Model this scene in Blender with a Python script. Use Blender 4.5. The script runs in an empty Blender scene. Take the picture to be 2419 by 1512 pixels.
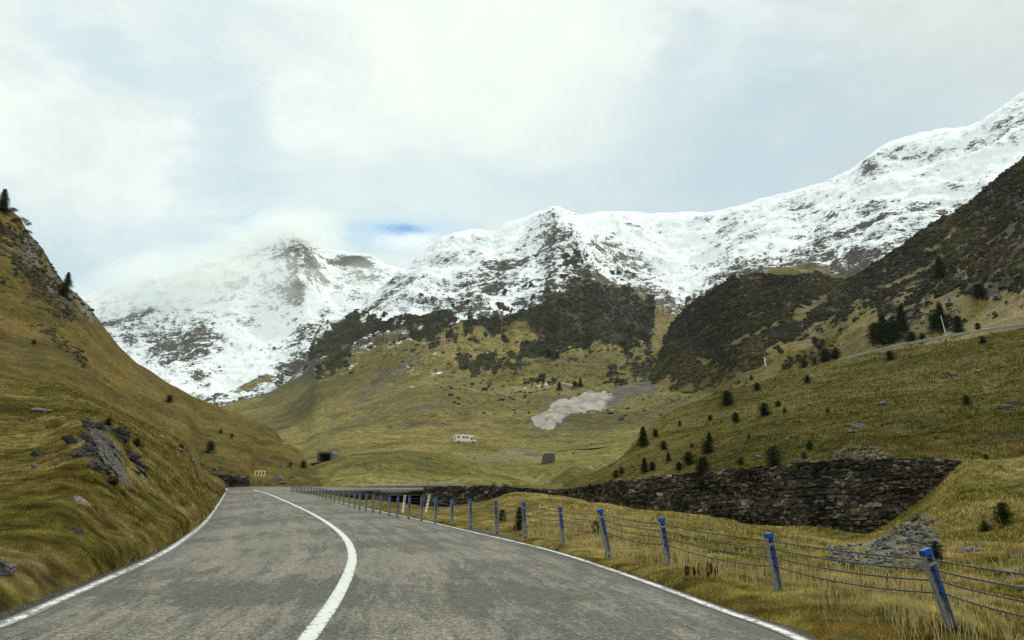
import bpy, bmesh, math, random
import numpy as np
from mathutils import Vector, Matrix
random.seed(7); RS = np.random.RandomState(11)
SC = bpy.context.scene; COL = SC.collection
PI = math.pi
# ------------------------------------------------------------------ camera model (photo measured in a 2419 x 1512 grid)
HAZE = 2.5e-5; MIST = True
W, H, F = 2419.0, 1512.0, 1881.4
TH = math.atan(384.0 / F); CH = 1.45
def ray(px, py):
    dx = (np.asarray(px, float) - W/2)/F; dz = (H/2 - np.asarray(py, float))/F
    return dx, math.cos(TH) - dz*math.sin(TH), math.sin(TH) + dz*math.cos(TH)
def at(px, py, Y):
    dx, dy, dz = ray(px, py); k = np.asarray(Y, float)/dy
    return np.stack(np.broadcast_arrays(dx*k, np.asarray(Y, float), CH + dz*k), -1)
def proj(P):
    x, y, z = P[..., 0], P[..., 1], P[..., 2] - CH
    f = y*math.cos(TH) + z*math.sin(TH); u = -y*math.sin(TH) + z*math.cos(TH)
    f = np.where(f < 0.1, 0.1, f)
    return W/2 + x/f*F, H/2 - u/f*F
# ------------------------------------------------------------------ noise
_G = RS.normal(size=(4096, 3)); _G /= np.linalg.norm(_G, axis=1)[:, None]
def _h(i, j, k):
    n = (i*73856093) ^ (j*19349663) ^ (k*83492791)
    n = (n ^ (n >> 13))*1274126177
    return (n ^ (n >> 16)) & 4095
def perlin(P):
    P = np.asarray(P, float); i = np.floor(P).astype(np.int64); f = P - i
    u = f*f*f*(f*(f*6-15)+10); r = 0
    for a in (0, 1):
        for b in (0, 1):
            for c in (0, 1):
                g = _G[_h(i[..., 0]+a, i[..., 1]+b, i[..., 2]+c)]
                d = g[..., 0]*(f[..., 0]-a) + g[..., 1]*(f[..., 1]-b) + g[..., 2]*(f[..., 2]-c)
                w = (u[..., 0] if a else 1-u[..., 0])*(u[..., 1] if b else 1-u[..., 1])*(u[..., 2] if c else 1-u[..., 2])
                r = r + w*d
    return r*1.6
def fbm(P, o=4, g=0.5):
    s = 0; a = 1.0
    for q in range(o): s = s + a*perlin(P*2.0**q + q*17.3); a *= g
    return s
def sstep(a, b, x):
    t = np.clip((x-a)/(b-a), 0, 1); return t*t*(3-2*t)
def relief(P, lo, hi, k=0.05, ridged=0.0, seed=0.0):
    """sum of octaves whose wavelength runs from lo (per metre of distance) to hi (metres)"""
    Y = P[..., 1]; s = np.zeros(Y.shape); L = hi
    while L > 0.25:
        w = sstep(0.5, 1.2, L/(lo*np.maximum(Y, 3))) * (1 - sstep(0.25, 0.6, L/np.maximum(Y, 3)))
        if w.max() > 0:
            n = perlin(P/L + seed + L)
            if ridged: n = (1-ridged)*n + ridged*(0.45 - 1.6*np.abs(n))
            s = s + k*L*w*n
        L *= 0.5
    return s
# ------------------------------------------------------------------ mesh helpers
def tag(o, label=None, cat=None, group=None, kind=None):
    if label: o['label'] = label
    if cat: o['category'] = cat
    if group: o['group'] = group
    if kind: o['kind'] = kind
    return o
def mesh_np(name, V, faces, mat, smooth=True, cols=None, parent=None, cname='mask'):
    V = np.asarray(V, np.float32).reshape(-1, 3); faces = np.asarray(faces, np.int32)
    me = bpy.data.meshes.new(name); n = faces.shape[1]
    me.vertices.add(len(V)); me.vertices.foreach_set('co', V.ravel())
    me.loops.add(faces.size); me.loops.foreach_set('vertex_index', faces.ravel())
    me.polygons.add(len(faces)); me.polygons.foreach_set('loop_start', np.arange(0, faces.size, n, dtype=np.int32))
    try: me.polygons.foreach_set('loop_total', np.full(len(faces), n, np.int32))
    except Exception: pass
    me.polygons.foreach_set('use_smooth', np.full(len(faces), smooth, bool))
    if cols is not None:
        a = me.color_attributes.new(cname, 'FLOAT_COLOR', 'POINT')
        a.data.foreach_set('color', np.asarray(cols, np.float32).reshape(-1, 4).ravel())
    me.update(calc_edges=True); me.validate()
    me.materials.append(mat)
    o = bpy.data.objects.new(name, me); COL.objects.link(o)
    if parent: o.parent = parent
    return o
def grid_faces(nx, ny):
    i = np.arange(nx-1)[:, None]*ny + np.arange(ny-1)[None, :]
    return np.stack([i, i+ny, i+ny+1, i+1], -1).reshape(-1, 4)
def empty(name, loc, rz=0, rot=None):
    o = bpy.data.objects.new(name, None); COL.objects.link(o); o.location = loc
    o.rotation_euler = rot if rot else (0, 0, rz); o.empty_display_size = .2
    return o
class MB:
    def __init__(s): s.bm = bmesh.new()
    def box(s, c, d, M=None, taper=1.0):
        r = bmesh.ops.create_cube(s.bm, size=1.0)['verts']
        for v in r:
            t = taper if v.co.z > 0 else 1
            v.co = Vector((v.co.x*d[0]*t, v.co.y*d[1]*t, v.co.z*d[2]))
            v.co = v.co + Vector(c)
            if M: v.co = M @ v.co
        return s
    def cyl(s, a, b, r1, r2=None, n=12):
        a, b = Vector(a), Vector(b); r2 = r1 if r2 is None else r2; L = (b-a).length
        M = Matrix.Translation((a+b)/2) @ (b-a).to_track_quat('Z', 'Y').to_matrix().to_4x4()
        bmesh.ops.create_cone(s.bm, cap_ends=True, segments=n, radius1=r1, radius2=r2, depth=L, matrix=M); return s
    def prism(s, pts, y0, y1):
        """closed outline in x,z extruded along y"""
        a = [s.bm.verts.new((p[0], y0, p[1])) for p in pts]; b = [s.bm.verts.new((p[0], y1, p[1])) for p in pts]; n = len(pts)
        s.bm.faces.new(a); s.bm.faces.new(b[::-1])
        for i in range(n): s.bm.faces.new((a[i], b[i], b[(i+1) % n], a[(i+1) % n]))
        return s
    def build(s, name, mat, parent=None, bevel=0.0, smooth=False, seg=2):
        bm = s.bm
        if bevel: bmesh.ops.bevel(bm, geom=[e for e in bm.edges], offset=bevel, segments=seg, affect='EDGES', clamp_overlap=True)
        bmesh.ops.recalc_face_normals(bm, faces=bm.faces)
        me = bpy.data.meshes.new(name); bm.to_mesh(me); bm.free()
        if smooth: me.polygons.foreach_set('use_smooth', [True]*len(me.polygons))
        me.materials.append(mat); o = bpy.data.objects.new(name, me); COL.objects.link(o)
        if parent: o.parent = parent
        return o
def pchip(x, y, q):
    """monotone cubic interpolation along axis 0; y may have trailing dims"""
    x = np.asarray(x, float); y = np.asarray(y, float); n = len(x)
    sh = (-1,) + (1,)*(y.ndim-1)
    h = np.diff(x).reshape(sh); d = np.diff(y, axis=0)/h
    m = np.zeros_like(y)
    if n > 2:
        w1 = 2*h[1:]+h[:-1]; w2 = h[1:]+2*h[:-1]; ok = d[1:]*d[:-1] > 0
        with np.errstate(divide='ignore', invalid='ignore'):
            m[1:-1] = np.where(ok, (w1+w2)/(w1/np.where(ok, d[:-1], 1)+w2/np.where(ok, d[1:], 1)), 0)
    m[0] = d[0]; m[-1] = d[-1]
    q = np.clip(q, x[0], x[-1]); k = np.clip(np.searchsorted(x, q, side='right')-1, 0, n-2)
    qs = (-1,) + (1,)*(y.ndim-1); hh = (x[k+1]-x[k]).reshape(qs); t = (q-x[k]).reshape(qs)/hh
    return (2*t**3-3*t**2+1)*y[k] + (t**3-2*t**2+t)*hh*m[k] + (-2*t**3+3*t**2)*y[k+1] + (t**3-t**2)*hh*m[k+1]
# ------------------------------------------------------------------ node helpers
class NT:
    def __init__(s, name, world=False):
        if world: s.m = bpy.data.worlds.new(name)
        else: s.m = bpy.data.materials.new(name)
        s.m.use_nodes = True; s.t = s.m.node_tree; s.t.nodes.clear()
    def n(s, typ, **kw):
        n = s.t.nodes.new(typ)
        for k, v in kw.items(): setattr(n, k, v)
        return n
    def link(s, a, b): s.t.links.new(a, b)
    def put(s, sock, v):
        if v is None: return
        if isinstance(v, bpy.types.NodeSocket): s.link(v, sock)
        elif isinstance(v, (tuple, list)):
            sock.default_value = tuple(v) + ((1.0,) if len(v) == 3 and sock.type == 'RGBA' else ())
        else: sock.default_value = v
    def pos(s): return s.n('ShaderNodeNewGeometry').outputs['Position']
    def attr(s, name): return s.n('ShaderNodeAttribute', attribute_name=name)
    def map(s, v, scale=(1, 1, 1), rot=(0, 0, 0), loc=(0, 0, 0)):
        n = s.n('ShaderNodeMapping'); s.put(n.inputs['Vector'], v)
        n.inputs['Scale'].default_value = scale; n.inputs['Rotation'].default_value = rot; n.inputs['Location'].default_value = loc
        return n.outputs[0]
    def noise(s, v, scale=1, detail=4, rough=0.5, dist=0, lac=2):
        n = s.n('ShaderNodeTexNoise'); s.put(n.inputs['Vector'], v); n.inputs['Scale'].default_value = scale
        n.inputs['Detail'].default_value = detail; n.inputs['Roughness'].default_value = rough; n.inputs['Distortion'].default_value = dist
        n.inputs['Lacunarity'].default_value = lac
        return n.outputs[0]
    def voro(s, v, scale=1, feat='F1', out=0, rnd=1):
        n = s.n('ShaderNodeTexVoronoi', feature=feat); s.put(n.inputs['Vector'], v); n.inputs['Scale'].default_value = scale
        n.inputs['Randomness'].default_value = rnd
        return n.outputs[out]
    def math(s, op, a, b=None, c=None, clamp=False):
        n = s.n('ShaderNodeMath', operation=op, use_clamp=clamp); s.put(n.inputs[0], a); s.put(n.inputs[1], b)
        if c is not None: s.put(n.inputs[2], c)
        return n.outputs[0]
    def ss(s, x, a, b):
        n = s.n('ShaderNodeMapRange', interpolation_type='SMOOTHSTEP', clamp=True)
        s.put(n.inputs[0], x); n.inputs[1].default_value = a; n.inputs[2].default_value = b; n.inputs[3].default_value = 0; n.inputs[4].default_value = 1
        return n.outputs[0]
    def mix(s, f, a, b, mode='MIX'):
        n = s.n('ShaderNodeMix', data_type='RGBA', blend_type=mode); s.put(n.inputs[0], f); s.put(n.inputs[6], a); s.put(n.inputs[7], b)
        return n.outputs[2]
    def ramp(s, f, stops, interp='LINEAR'):
        n = s.n('ShaderNodeValToRGB'); s.put(n.inputs[0], f); e = n.color_ramp.elements; n.color_ramp.interpolation = interp
        while len(e) < len(stops): e.new(0.5)
        for q, (p, c) in zip(e, stops): q.position = p; q.color = tuple(c) + (1.0,)
        return n.outputs[0]
    def sep(s, c): return s.n('ShaderNodeSeparateColor') if c is None else s._sep(c)
    def _sep(s, c):
        n = s.n('ShaderNodeSeparateColor'); s.put(n.inputs[0], c); return n.outputs
    def bump(s, h, strength=0.5, dist=0.1, normal=None):
        n = s.n('ShaderNodeBump'); s.put(n.inputs['Height'], h); n.inputs['Strength'].default_value = strength; n.inputs['Distance'].default_value = dist
        if normal: s.put(n.inputs['Normal'], normal)
        return n.outputs[0]
    def out(s, color, rough=0.9, normal=None, metal=0.0, spec=0.2, **kw):
        b = s.n('ShaderNodeBsdfPrincipled'); s.put(b.inputs['Base Color'], color); s.put(b.inputs['Roughness'], rough)
        s.put(b.inputs['Metallic'], metal); s.put(b.inputs['Specular IOR Level'], spec)
        if normal: s.put(b.inputs['Normal'], normal)
        for k, v in kw.items(): s.put(b.inputs[k], v)
        o = s.n('ShaderNodeOutputMaterial'); s.link(b.outputs[0], o.inputs[0]); return s.m
GRASS_MUL = 1.0
def terrain_mat(name, s, tint=(1, 1, 1), mountain=False, earth=False, zb=1.0):
    """s = metres of one clump; mask R snow, G scrub, B rock, A dryness"""
    t = NT(name); p = t.pos(); at_ = t.attr('mask'); c = t._sep(at_.outputs['Color']); A = at_.outputs['Alpha']
    n1 = t.noise(p, 0.035/s, 5, 0.6, 0.4); n2 = t.noise(p, 0.35/s, 6, 0.65, 0.3); n3 = t.noise(p, 2.6/s, 5, 0.7)
    g = t.math('ADD', t.math('MULTIPLY', n1, 0.62), t.math('MULTIPLY', n2, 0.38))
    g = t.math('ADD', g, t.math('MULTIPLY', t.math('SUBTRACT', A, 0.5), 0.42))
    gc = t.ramp(g, [(0.28, (0.070, 0.070, 0.010)), (0.42, (0.128, 0.110, 0.020)), (0.52, (0.195, 0.161, 0.036)), (0.62, (0.275, 0.218, 0.068)), (0.76, (0.190, 0.110, 0.036))])
    fine = t.ramp(n3, [(0.32, (0.34, 0.35, 0.30)), (0.5, (0.95, 0.95, 0.95)), (0.66, (1.6, 1.55, 1.5))])
    gc = t.mix(1.0, gc, fine, 'MULTIPLY'); n7 = t.noise(t.map(p, (1, 1, 1.5), loc=(4, 4, 4)), 0.9/s, 5, 0.7); gc = t.mix(1.0, gc, t.ramp(n7, [(.34, (.55,)*3), (.5, (1,)*3), (.64, (1.4, 1.36, 1.3))]), 'MULTIPLY')
    n5 = t.noise(t.map(p, (1, 1, 1), loc=(31, 7, 3)), 0.16/s, 8, 0.76)
    gc = t.mix(t.ss(n5, 0.54, 0.64), gc, t.mix(0.6, gc, (0.055, 0.034, 0.014)))
    gc = t.mix(1.0, gc, tuple(tint), 'MULTIPLY')
    rn = t.noise(p, 0.8/s, 8, 0.75); rv = t.noise(p, 4.0/s, 4, 0.7)
    rc = t.ramp(rn, [(0.3, (0.035, 0.033, 0.03)), (0.48, (0.14, 0.13, 0.115)), (0.62, (0.27, 0.26, 0.235)), (0.75, (0.38, 0.36, 0.33))])
    if mountain: rc = t.mix(1, rc, (.62, .57, .50), 'MULTIPLY')
    rq = t.noise(t.map(p, loc=(2, 9, 4)), 1.1/s, 5, 0.8); rf = t.ss(t.math('ADD', c[2], t.math('ADD', t.math('MULTIPLY', t.math('SUBTRACT', rv, 0.5), 1.1), t.math('MULTIPLY', t.math('SUBTRACT', rq, 0.5), 1.3))), 0.46, 0.58)
    col = gc
    sn = t.noise(p, 0.9/s, 6, 0.7); sc = t.mix(1, t.ramp(sn, [(0.3, (0.006, 0.006, 0.003)), (0.48, (0.020, 0.018, 0.007)), (0.60, (0.055, 0.038, 0.014)), (0.72, (0.11, 0.080, 0.035))]), t.ramp(t.noise(p, .25/s, 4, .6), [(.35, (.55,)*3), (.65, (1.5, 1.35, 1.0))]), 'MULTIPLY')
    sf = t.ss(t.math('ADD', c[1], t.math('MULTIPLY', t.math('SUBTRACT', t.noise(p, 0.22/s, 7, 0.7), 0.5), 1.0)), 0.44, 0.54)
    col = t.mix(sf, col, sc); col = t.mix(t.math('MULTIPLY', rf, t.math('SUBTRACT', 1.0, t.math('MULTIPLY', sf, t.math('SUBTRACT', 1.0, t.math('MULTIPLY', t.ss(c[2], .2, .5), .7))))), col, rc)
    if not mountain:
        gvl = t.ramp(t.noise(p, 18, 5, .75), [(.38, (.010, .008, .005)), (.56, (.036, .028, .019)), (.68, (.14, .12, .095)), (.75, (.36, .33, .29))]); col = t.mix(t.ss(t.math('ADD', c[0], t.math('MULTIPLY', t.math('SUBTRACT', t.noise(p, 4, 5, .75), .5), 1.2)), .42, .52), col, gvl)
    hb = t.math('ADD', n3, t.math('MULTIPLY', n2, 0.8))
    rgh = 0.95
    if mountain:
        nz = t.n('ShaderNodeSeparateXYZ'); t.link(t.n('ShaderNodeNewGeometry').outputs['Normal'], nz.inputs[0])
        sl = t.math('MULTIPLY', t.math('SUBTRACT', nz.outputs[2], 0.78), 1.1)
        pm = t.map(p, (1, 0.35, 2.4), (0, 0.25, 0.2))
        na = t.noise(pm, 0.008/zb, 5, 0.62, 0.6); nb = t.noise(t.map(p, (1, .5, 2.8), (0, .2, 0), (9, 4, 2)), 0.045/zb, 5, 0.72, .4); nc = t.noise(t.map(p, (1, .6, 2.2), (0, .3, 0), (3, 8, 1)), 0.13/zb, 4, 0.75)
        x = t.math('ADD', t.math('ADD', c[0], .045), t.math('MULTIPLY', t.math('SUBTRACT', na, 0.5), 0.7))
        x = t.math('ADD', x, t.math('ADD', t.math('MULTIPLY', t.math('SUBTRACT', nb, 0.5), 1.5), t.math('MULTIPLY', t.math('SUBTRACT', nc, 0.5), 1.5))); x = t.math('ADD', x, sl)
        x = t.math('SUBTRACT', x, t.math('MULTIPLY', sf, t.math('SUBTRACT', 1.0, c[0])))
        wf = t.math('MULTIPLY', t.ss(x, 0.47, 0.55), t.ss(c[0], 0.03, 0.16))
        ub = t.ramp(nc, [(0.3, (0.02, 0.018, 0.016)), (0.5, (0.075, 0.066, 0.054)), (0.68, (0.19, 0.155, 0.10))])
        col = t.mix(t.math('MULTIPLY', t.ss(c[0], 0.05, 0.32), t.math('SUBTRACT', 1.0, t.ss(c[1], .4, .6))), col, ub)
        col = t.mix(wf, col, (0.88, 0.90, 0.90))
        if earth:
            e1 = t.noise(t.map(p, (1, .22, 1), (0, 0, -.55)), .09, 8, .78, .5)
            ec = t.ramp(e1, [(.36, (.12, .095, .065)), (.48, (.30, .265, .215)), (.60, (.43, .395, .34))])
            col = t.mix(t.ss(t.math('ADD', c[2], t.math('MULTIPLY', t.math('SUBTRACT', e1, .5), .35)), .86, .96), col, ec)
        hb = t.math('ADD', hb, t.math('MULTIPLY', wf, 0.5))
        rgh = 0.8
    nrm = t.bump(hb, 0.8, 0.42*s)
    return t.out(col, rgh, nrm, spec=0.1)
def simple(name, c, rough=0.7, metal=0, var=0.25, scale=6, spec=0.3, bump=0.0, obj=False):
    t = NT(name); p = t.n('ShaderNodeTexCoord').outputs['Object'] if obj else t.pos()
    n = t.noise(p, scale, 6, 0.65)
    k = t.ramp(n, [(0.3, (1-var,)*3), (0.7, (1+var,)*3)])
    col = t.mix(1.0, tuple(c), k, 'MULTIPLY')
    return t.out(col, rough, t.bump(n, 0.4, bump) if bump else None, metal, spec)
# ------------------------------------------------------------------ masks drawn on the photo grid
def line_y(pts, x):
    p = np.array(pts, float); return np.interp(x, p[:, 0], p[:, 1])
def poly_sd(px, py, pts):
    """signed distance in px, positive inside"""
    P = np.array(pts, float); inside = np.zeros(px.shape, bool); d = np.full(px.shape, 1e9)
    for i in range(len(P)):
        a, b = P[i], P[(i+1) % len(P)]
        e = b-a; w0 = px-a[0]; w1 = py-a[1]; tt = np.clip((w0*e[0]+w1*e[1])/(e @ e), 0, 1)
        d = np.minimum(d, np.hypot(w0-e[0]*tt, w1-e[1]*tt))
        c = ((a[1] <= py) & (b[1] > py)) | ((b[1] <= py) & (a[1] > py))
        with np.errstate(divide='ignore', invalid='ignore'):
            xi = a[0]+(py-a[1])/(b[1]-a[1]+1e-12)*(b[0]-a[0])
        inside ^= c & (px < xi)
    return np.where(inside, d, -d)
def blob(px, py, cx, cy, rx, ry, ang=0):
    c, s = math.cos(ang), math.sin(ang); u = ((px-cx)*c+(py-cy)*s)/rx; v = (-(px-cx)*s+(py-cy)*c)/ry
    return np.exp(-(u*u+v*v))
# ------------------------------------------------------------------ terrain sheets
SHEETS = {}
def sheet(name, cols, nx, nt, mat, dispf=None, maskf=None, back=(30, 100), drop=0.6, zmod=None, x0=-40, x1=2460, tpow=1.0, out=24, label=None):
    ks = sorted(cols); X = np.array(ks, float); P = np.array([cols[k] for k in ks], float)   # k, j, 2
    xs = [np.linspace(max(x0, X[0]), min(x1, X[-1]), nx)]
    if X[0] < x0: xs.insert(0, np.linspace(X[0], x0, out, endpoint=False))
    if X[-1] > x1: xs.append(np.linspace(x1, X[-1], out+1)[1:])
    xs = np.concatenate(xs)
    P = P.copy(); P[..., 1] = np.log(P[..., 1])
    Q = pchip(X, P, xs)                                    # nX, j, 2
    t = np.linspace(0, 1, nt)**tpow*(P.shape[1]-1)
    R = pchip(np.arange(P.shape[1]), np.swapaxes(Q, 0, 1), t)   # nt, nX, 2
    R = np.swapaxes(R, 0, 1); Y = np.exp(R[..., 1]); PX = np.repeat(xs[:, None], nt, 1); PY = R[..., 0]
    T = np.repeat(np.linspace(0, 1, nt)[None], len(xs), 0)
    if zmod is not None: Y = Y*zmod(PX, PY, T)
    V = at(PX, PY, Y)
    if dispf is not None: V[..., 2] += dispf(V, PX, PY, T)
    C = np.zeros(V.shape[:2]+(4,)); C[..., 3] = 0.5
    if maskf is not None: maskf(C, V, PX, PY, T)
    B = []; CB = []
    last = V[:, -1]
    for i, d in enumerate(np.linspace(0, 1, 7)[1:]):
        e = last.copy(); r = last[:, :2]/np.linalg.norm(last[:, :2], axis=1)[:, None]
        D = back[0] + (back[1]-back[0])*0; D = back[1]*d**1.5
        e[:, :2] += r*D; e[:, 2] -= D*drop*d**0.5; B.append(e); CB.append(C[:, -1])
    V2 = np.concatenate([V]+[b[:, None] for b in B], 1); C2 = np.concatenate([C]+[b[:, None] for b in CB], 1)
    o = mesh_np(name, V2, grid_faces(V2.shape[0], V2.shape[1]), mat, True, C2)
    tag(o, kind='structure')
    if label: o['label'] = label
    qx, qy = proj(V)
    SHEETS[name] = dict(V=V, px=qx, py=qy, C=C, T=T, o=o)
    return o
def hit(name, px, py):
    """point of a sheet seen at a photo position"""
    s = SHEETS[name]; d = (s['px']-px)**2 + (s['py']-py)**2
    m = d.min(); near = d <= max(m*2, 9.0)
    Y = np.where(near, s['V'][..., 1], 1e9); k = np.unravel_index(np.argmin(Y), Y.shape)
    return Vector(at(px, py, s['V'][k][1]))
def sample(name, n, w=None, seed=1):
    s = SHEETS[name]; V = s['V']; nx, nt = V.shape[:2]; r = np.random.RandomState(seed)
    if w is None: w = np.ones((nx, nt))
    w = w[:-1, :-1].ravel().astype(float); w /= w.sum()
    k = r.choice(len(w), n, p=w); i, j = k//(nt-1), k % (nt-1); a, b = r.rand(n, 1), r.rand(n, 1)
    return (V[i, j]*(1-a)*(1-b)+V[i+1, j]*a*(1-b)+V[i, j+1]*(1-a)*b+V[i+1, j+1]*a*b), s['px'][i, j], s['py'][i, j], s['C'][i, j]

# ---- left hill
LC = {
 -1500: [(2100, 2.84), (1700, 3.6), (1400, 5), (1100, 9), (800, 20), (400, 60), (-300, 150)],
 -600: [(1720, 4.7), (1500, 5.6), (1330, 7.5), (1130, 14), (950, 30), (600, 80), (60, 170)],
 -200: [(1555, 6.6), (1420, 7.6), (1280, 10), (1110, 18), (960, 35), (750, 90), (300, 185)],
 0: [(1476, 8.03), (1385, 9.2), (1250, 12.5), (1090, 22), (960, 38), (790, 95), (482, 190)],
 40: [(1459, 8.5), (1370, 9.8), (1240, 13), (1085, 22.5), (960, 39), (800, 97), (512, 190)],
 75: [(1446, 8.9), (1360, 10.2), (1232, 13.4), (1080, 23), (960, 40), (808, 98), (570, 190)],
 110: [(1431, 9.35), (1350, 10.6), (1228, 13.7), (1076, 23), (960, 41), (812, 99), (612, 187)],
 150: [(1414, 9.95), (1338, 11.2), (1218, 14.2), (1070, 23.5), (960, 42), (825, 100), (668, 185)],
 190: [(1397, 10.6), (1325, 12), (1212, 15), (1070, 25), (966, 44), (845, 101), (708, 186)],
 235: [(1376, 11.5), (1312, 13), (1206, 16.5), (1075, 26), (975, 47), (880, 103), (760, 187)],
 300: [(1348, 13.1), (1290, 15), (1200, 19), (1085, 29), (1000, 50), (920, 105), (832, 190)],
 400: [(1298, 17.2), (1255, 20), (1190, 25), (1100, 36), (1030, 58), (970, 110), (902, 195)],
 440: [(1271, 20.8), (1238, 23), (1187, 29), (1112, 42), (1044, 66), (985, 113), (925, 198)],
 480: [(1238, 27.8), (1215, 31), (1180, 38), (1150, 52), (1116, 82), (1050, 110), (945, 200)],
 512: [(1200, 45.5), (1185, 49), (1166, 58), (1150, 72), (1118, 87), (1050, 113), (955, 200)],
 535: [(1160, 72), (1158, 74), (1155, 78), (1152, 83), (1120, 88.5), (1055, 115), (964, 200)],
 580: [(1156, 87), (1153, 89), (1148, 90), (1142, 91), (1122, 94), (1062, 120), (982, 198)],
 620: [(1155, 89.3), (1148, 92), (1138, 96), (1118, 104), (1092, 120), (1056, 146), (1000, 190)],
 700: [(1155, 89), (1150, 92), (1140, 96), (1125, 105), (1110, 118), (1090, 138), (1062, 165)],
 740: [(1155.5, 88.6), (1153, 91), (1148, 95), (1140, 102), (1130, 112), (1118, 124), (1108, 138)],
 775: [(1156, 88), (1155.5, 90), (1154, 93), (1152, 97), (1150, 102), (1148, 107), (1146, 112)]}
for x in list(LC):
    y0, z0 = LC[x][0]; z1 = z0*(1.10 if x < 500 else (1.05 if x < 530 else 1.004)); hgt = CH-(y0-1140)*z0/F
    y1 = 1140+(CH-hgt-.02)*F/z1*(.985 if x < 530 else 1) if x < 530 else (y0+LC[x][1][0])/2
    if x >= 530: z1 = (z0+LC[x][1][1])/2
    r1 = LC[x][1]
    if x < 530: r1 = (min(r1[0], 1140+(y1-1140)*.93), max(r1[1], z1*1.05))
    LC[x] = [(y0, z0), (y1, z1), r1]+LC[x][2:]
def disp_left(V, px, py, T):
    f = sstep(0.12, 0.24, T)
    up = np.clip((1000-py)/500, 0, 1)
    d = (relief(V, 0.006, 24, 0.055)*(1-.62*sstep(60, 20, V[..., 1])) + .05*np.abs(perlin(V/.7))*sstep(40, 20, V[..., 1])) * f
    d += relief(V+99, 0.008, 10, 0.10, 0.8)*f*blob(px, py, 120, 690, 170, 110, 0.8)   # crags high up
    d += 0.9*f*blob(px, py, 250, 1075, 95, 70, 0.6)*1.0
    d -= 0.5*f*blob(px, py, 110, 1005, 60, 10, 0.2)
    d -= 0.05*(1-sstep(.09, .16, T))
    return d
def mask_left(C, V, px, py, T):
    n = fbm(V/9, 4); n2 = fbm(V/np.maximum(V[..., 1:2]*0.03, .3), 4)
    crag = np.maximum(blob(px, py, 110, 650, 130, 42, 0.95), 0.9*blob(px, py, 200, 720, 70, 25, 0.95))
    crag = np.maximum(crag, 0.75*blob(px, py, 40, 620, 60, 60))
    C[..., 2] = np.clip(crag*0.36 + 0.30*n2*crag + 0.13 + 0.14*n2, 0, 1)
    edge = sstep(.135, .095, T+.02*n2)*(px < 535); C[..., 0] = .85*edge
    band = blob(px, py, 420, 985, 380, 40, 0.62)         # brown strip below the crest
    C[..., 3] = 0.5 + 0.25*n - 0.12*np.exp(-((T-0.17)/0.05)**2) + 0.22*band - 0.18*blob(px, py, 380, 1000, 240, 50, 0.42)
    C[..., 3] += 0.10*np.clip((900-py)/500, 0, 1) + 0.12*blob(px, py, 150, 1150, 200, 90)
    C[..., 1] = np.clip(0.10 + 0.2*n2 + sstep(960, 640, py+.35*px)*(.30+.22*n) + 0.35*blob(px, py, 190, 850, 130, 18, 0.7) + 0.3*blob(px, py, 110, 690, 150, 40, 0.9), 0, 1)
M_LEFT = terrain_mat('hill grass', 0.8, (0.54, 0.49, 0.40))
sheet('left_hillside', LC, 470, 330, M_LEFT, disp_left, mask_left, (20, 120))
# ---- right verge and gully
AC = {
 668: [(1161, 75), (1160.6, 76), (1160.3, 77), (1160, 78), (1159.6, 79), (1159, 80)],
 720: [(1166, 67), (1165.5, 69), (1165.5, 71), (1166, 74), (1167, 77), (1168, 80)],
 780: [(1180, 55), (1177, 58), (1174, 62), (1173, 67), (1173, 73), (1174, 79.5)],
 870: [(1202, 44), (1195, 47), (1187, 52), (1184, 58), (1185, 67), (1190, 79)],
 935: [(1216, 36), (1206, 40), (1196, 45), (1193, 52), (1194, 62), (1204, 78.5)],
 1000: [(1230, 30.3), (1218, 33), (1207, 38), (1204, 45), (1205, 56), (1212, 78)],
 1120: [(1258, 23.1), (1246, 25), (1225, 30), (1206, 36), (1192, 44), (1205, 74)],
 1220: [(1280, 19.3), (1268, 21), (1240, 26), (1205, 33), (1169, 42), (1205, 71)],
 1300: [(1300, 17), (1287, 18.3), (1260, 22), (1220, 29), (1178, 40), (1206, 67.5)],
 1420: [(1338, 13.8), (1318, 15), (1285, 18), (1240, 26), (1195, 38), (1212, 62)],
 1500: [(1365, 12.1), (1338, 13.5), (1305, 16), (1265, 22), (1215, 35), (1216, 58)],
 1600: [(1403, 10.4), (1365, 11.9), (1330, 14), (1285, 20), (1232, 33), (1221, 55)],
 1700: [(1440, 9.1), (1395, 10.5), (1350, 13), (1300, 19), (1248, 31), (1228, 52)],
 1780: [(1470, 8.3), (1416, 9.8), (1365, 12.2), (1310, 18), (1266, 29), (1248, 50.3)],
 1890: [(1512, 7.33), (1447, 8.8), (1392, 11), (1325, 17), (1280, 28), (1252, 48)],
 2045: [(1571, 6.3), (1480, 7.9), (1418, 10), (1345, 15), (1300, 25), (1262, 44.3)],
 2100: [(1592, 6), (1490, 7.6), (1430, 9.5), (1355, 14.5), (1296, 24.5), (1236, 43.2)],
 2195: [(1628, 5.6), (1520, 7.2), (1450, 9), (1362, 14), (1285, 24), (1165, 41.8)],
 2290: [(1665, 5.2), (1540, 6.9), (1465, 8.8), (1372, 14), (1272, 23.5), (1090, 40)],
 2450: [(1725, 4.7), (1575, 6.5), (1495, 8.5), (1385, 13), (1262, 22), (1085, 39)],
 3000: [(1950, 3.4), (1700, 5), (1560, 7), (1400, 11), (1230, 19), (1050, 36)],
 4200: [(2430, 2.2), (2000, 3.5), (1750, 5), (1450, 9), (1200, 16), (1000, 32)]}
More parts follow.
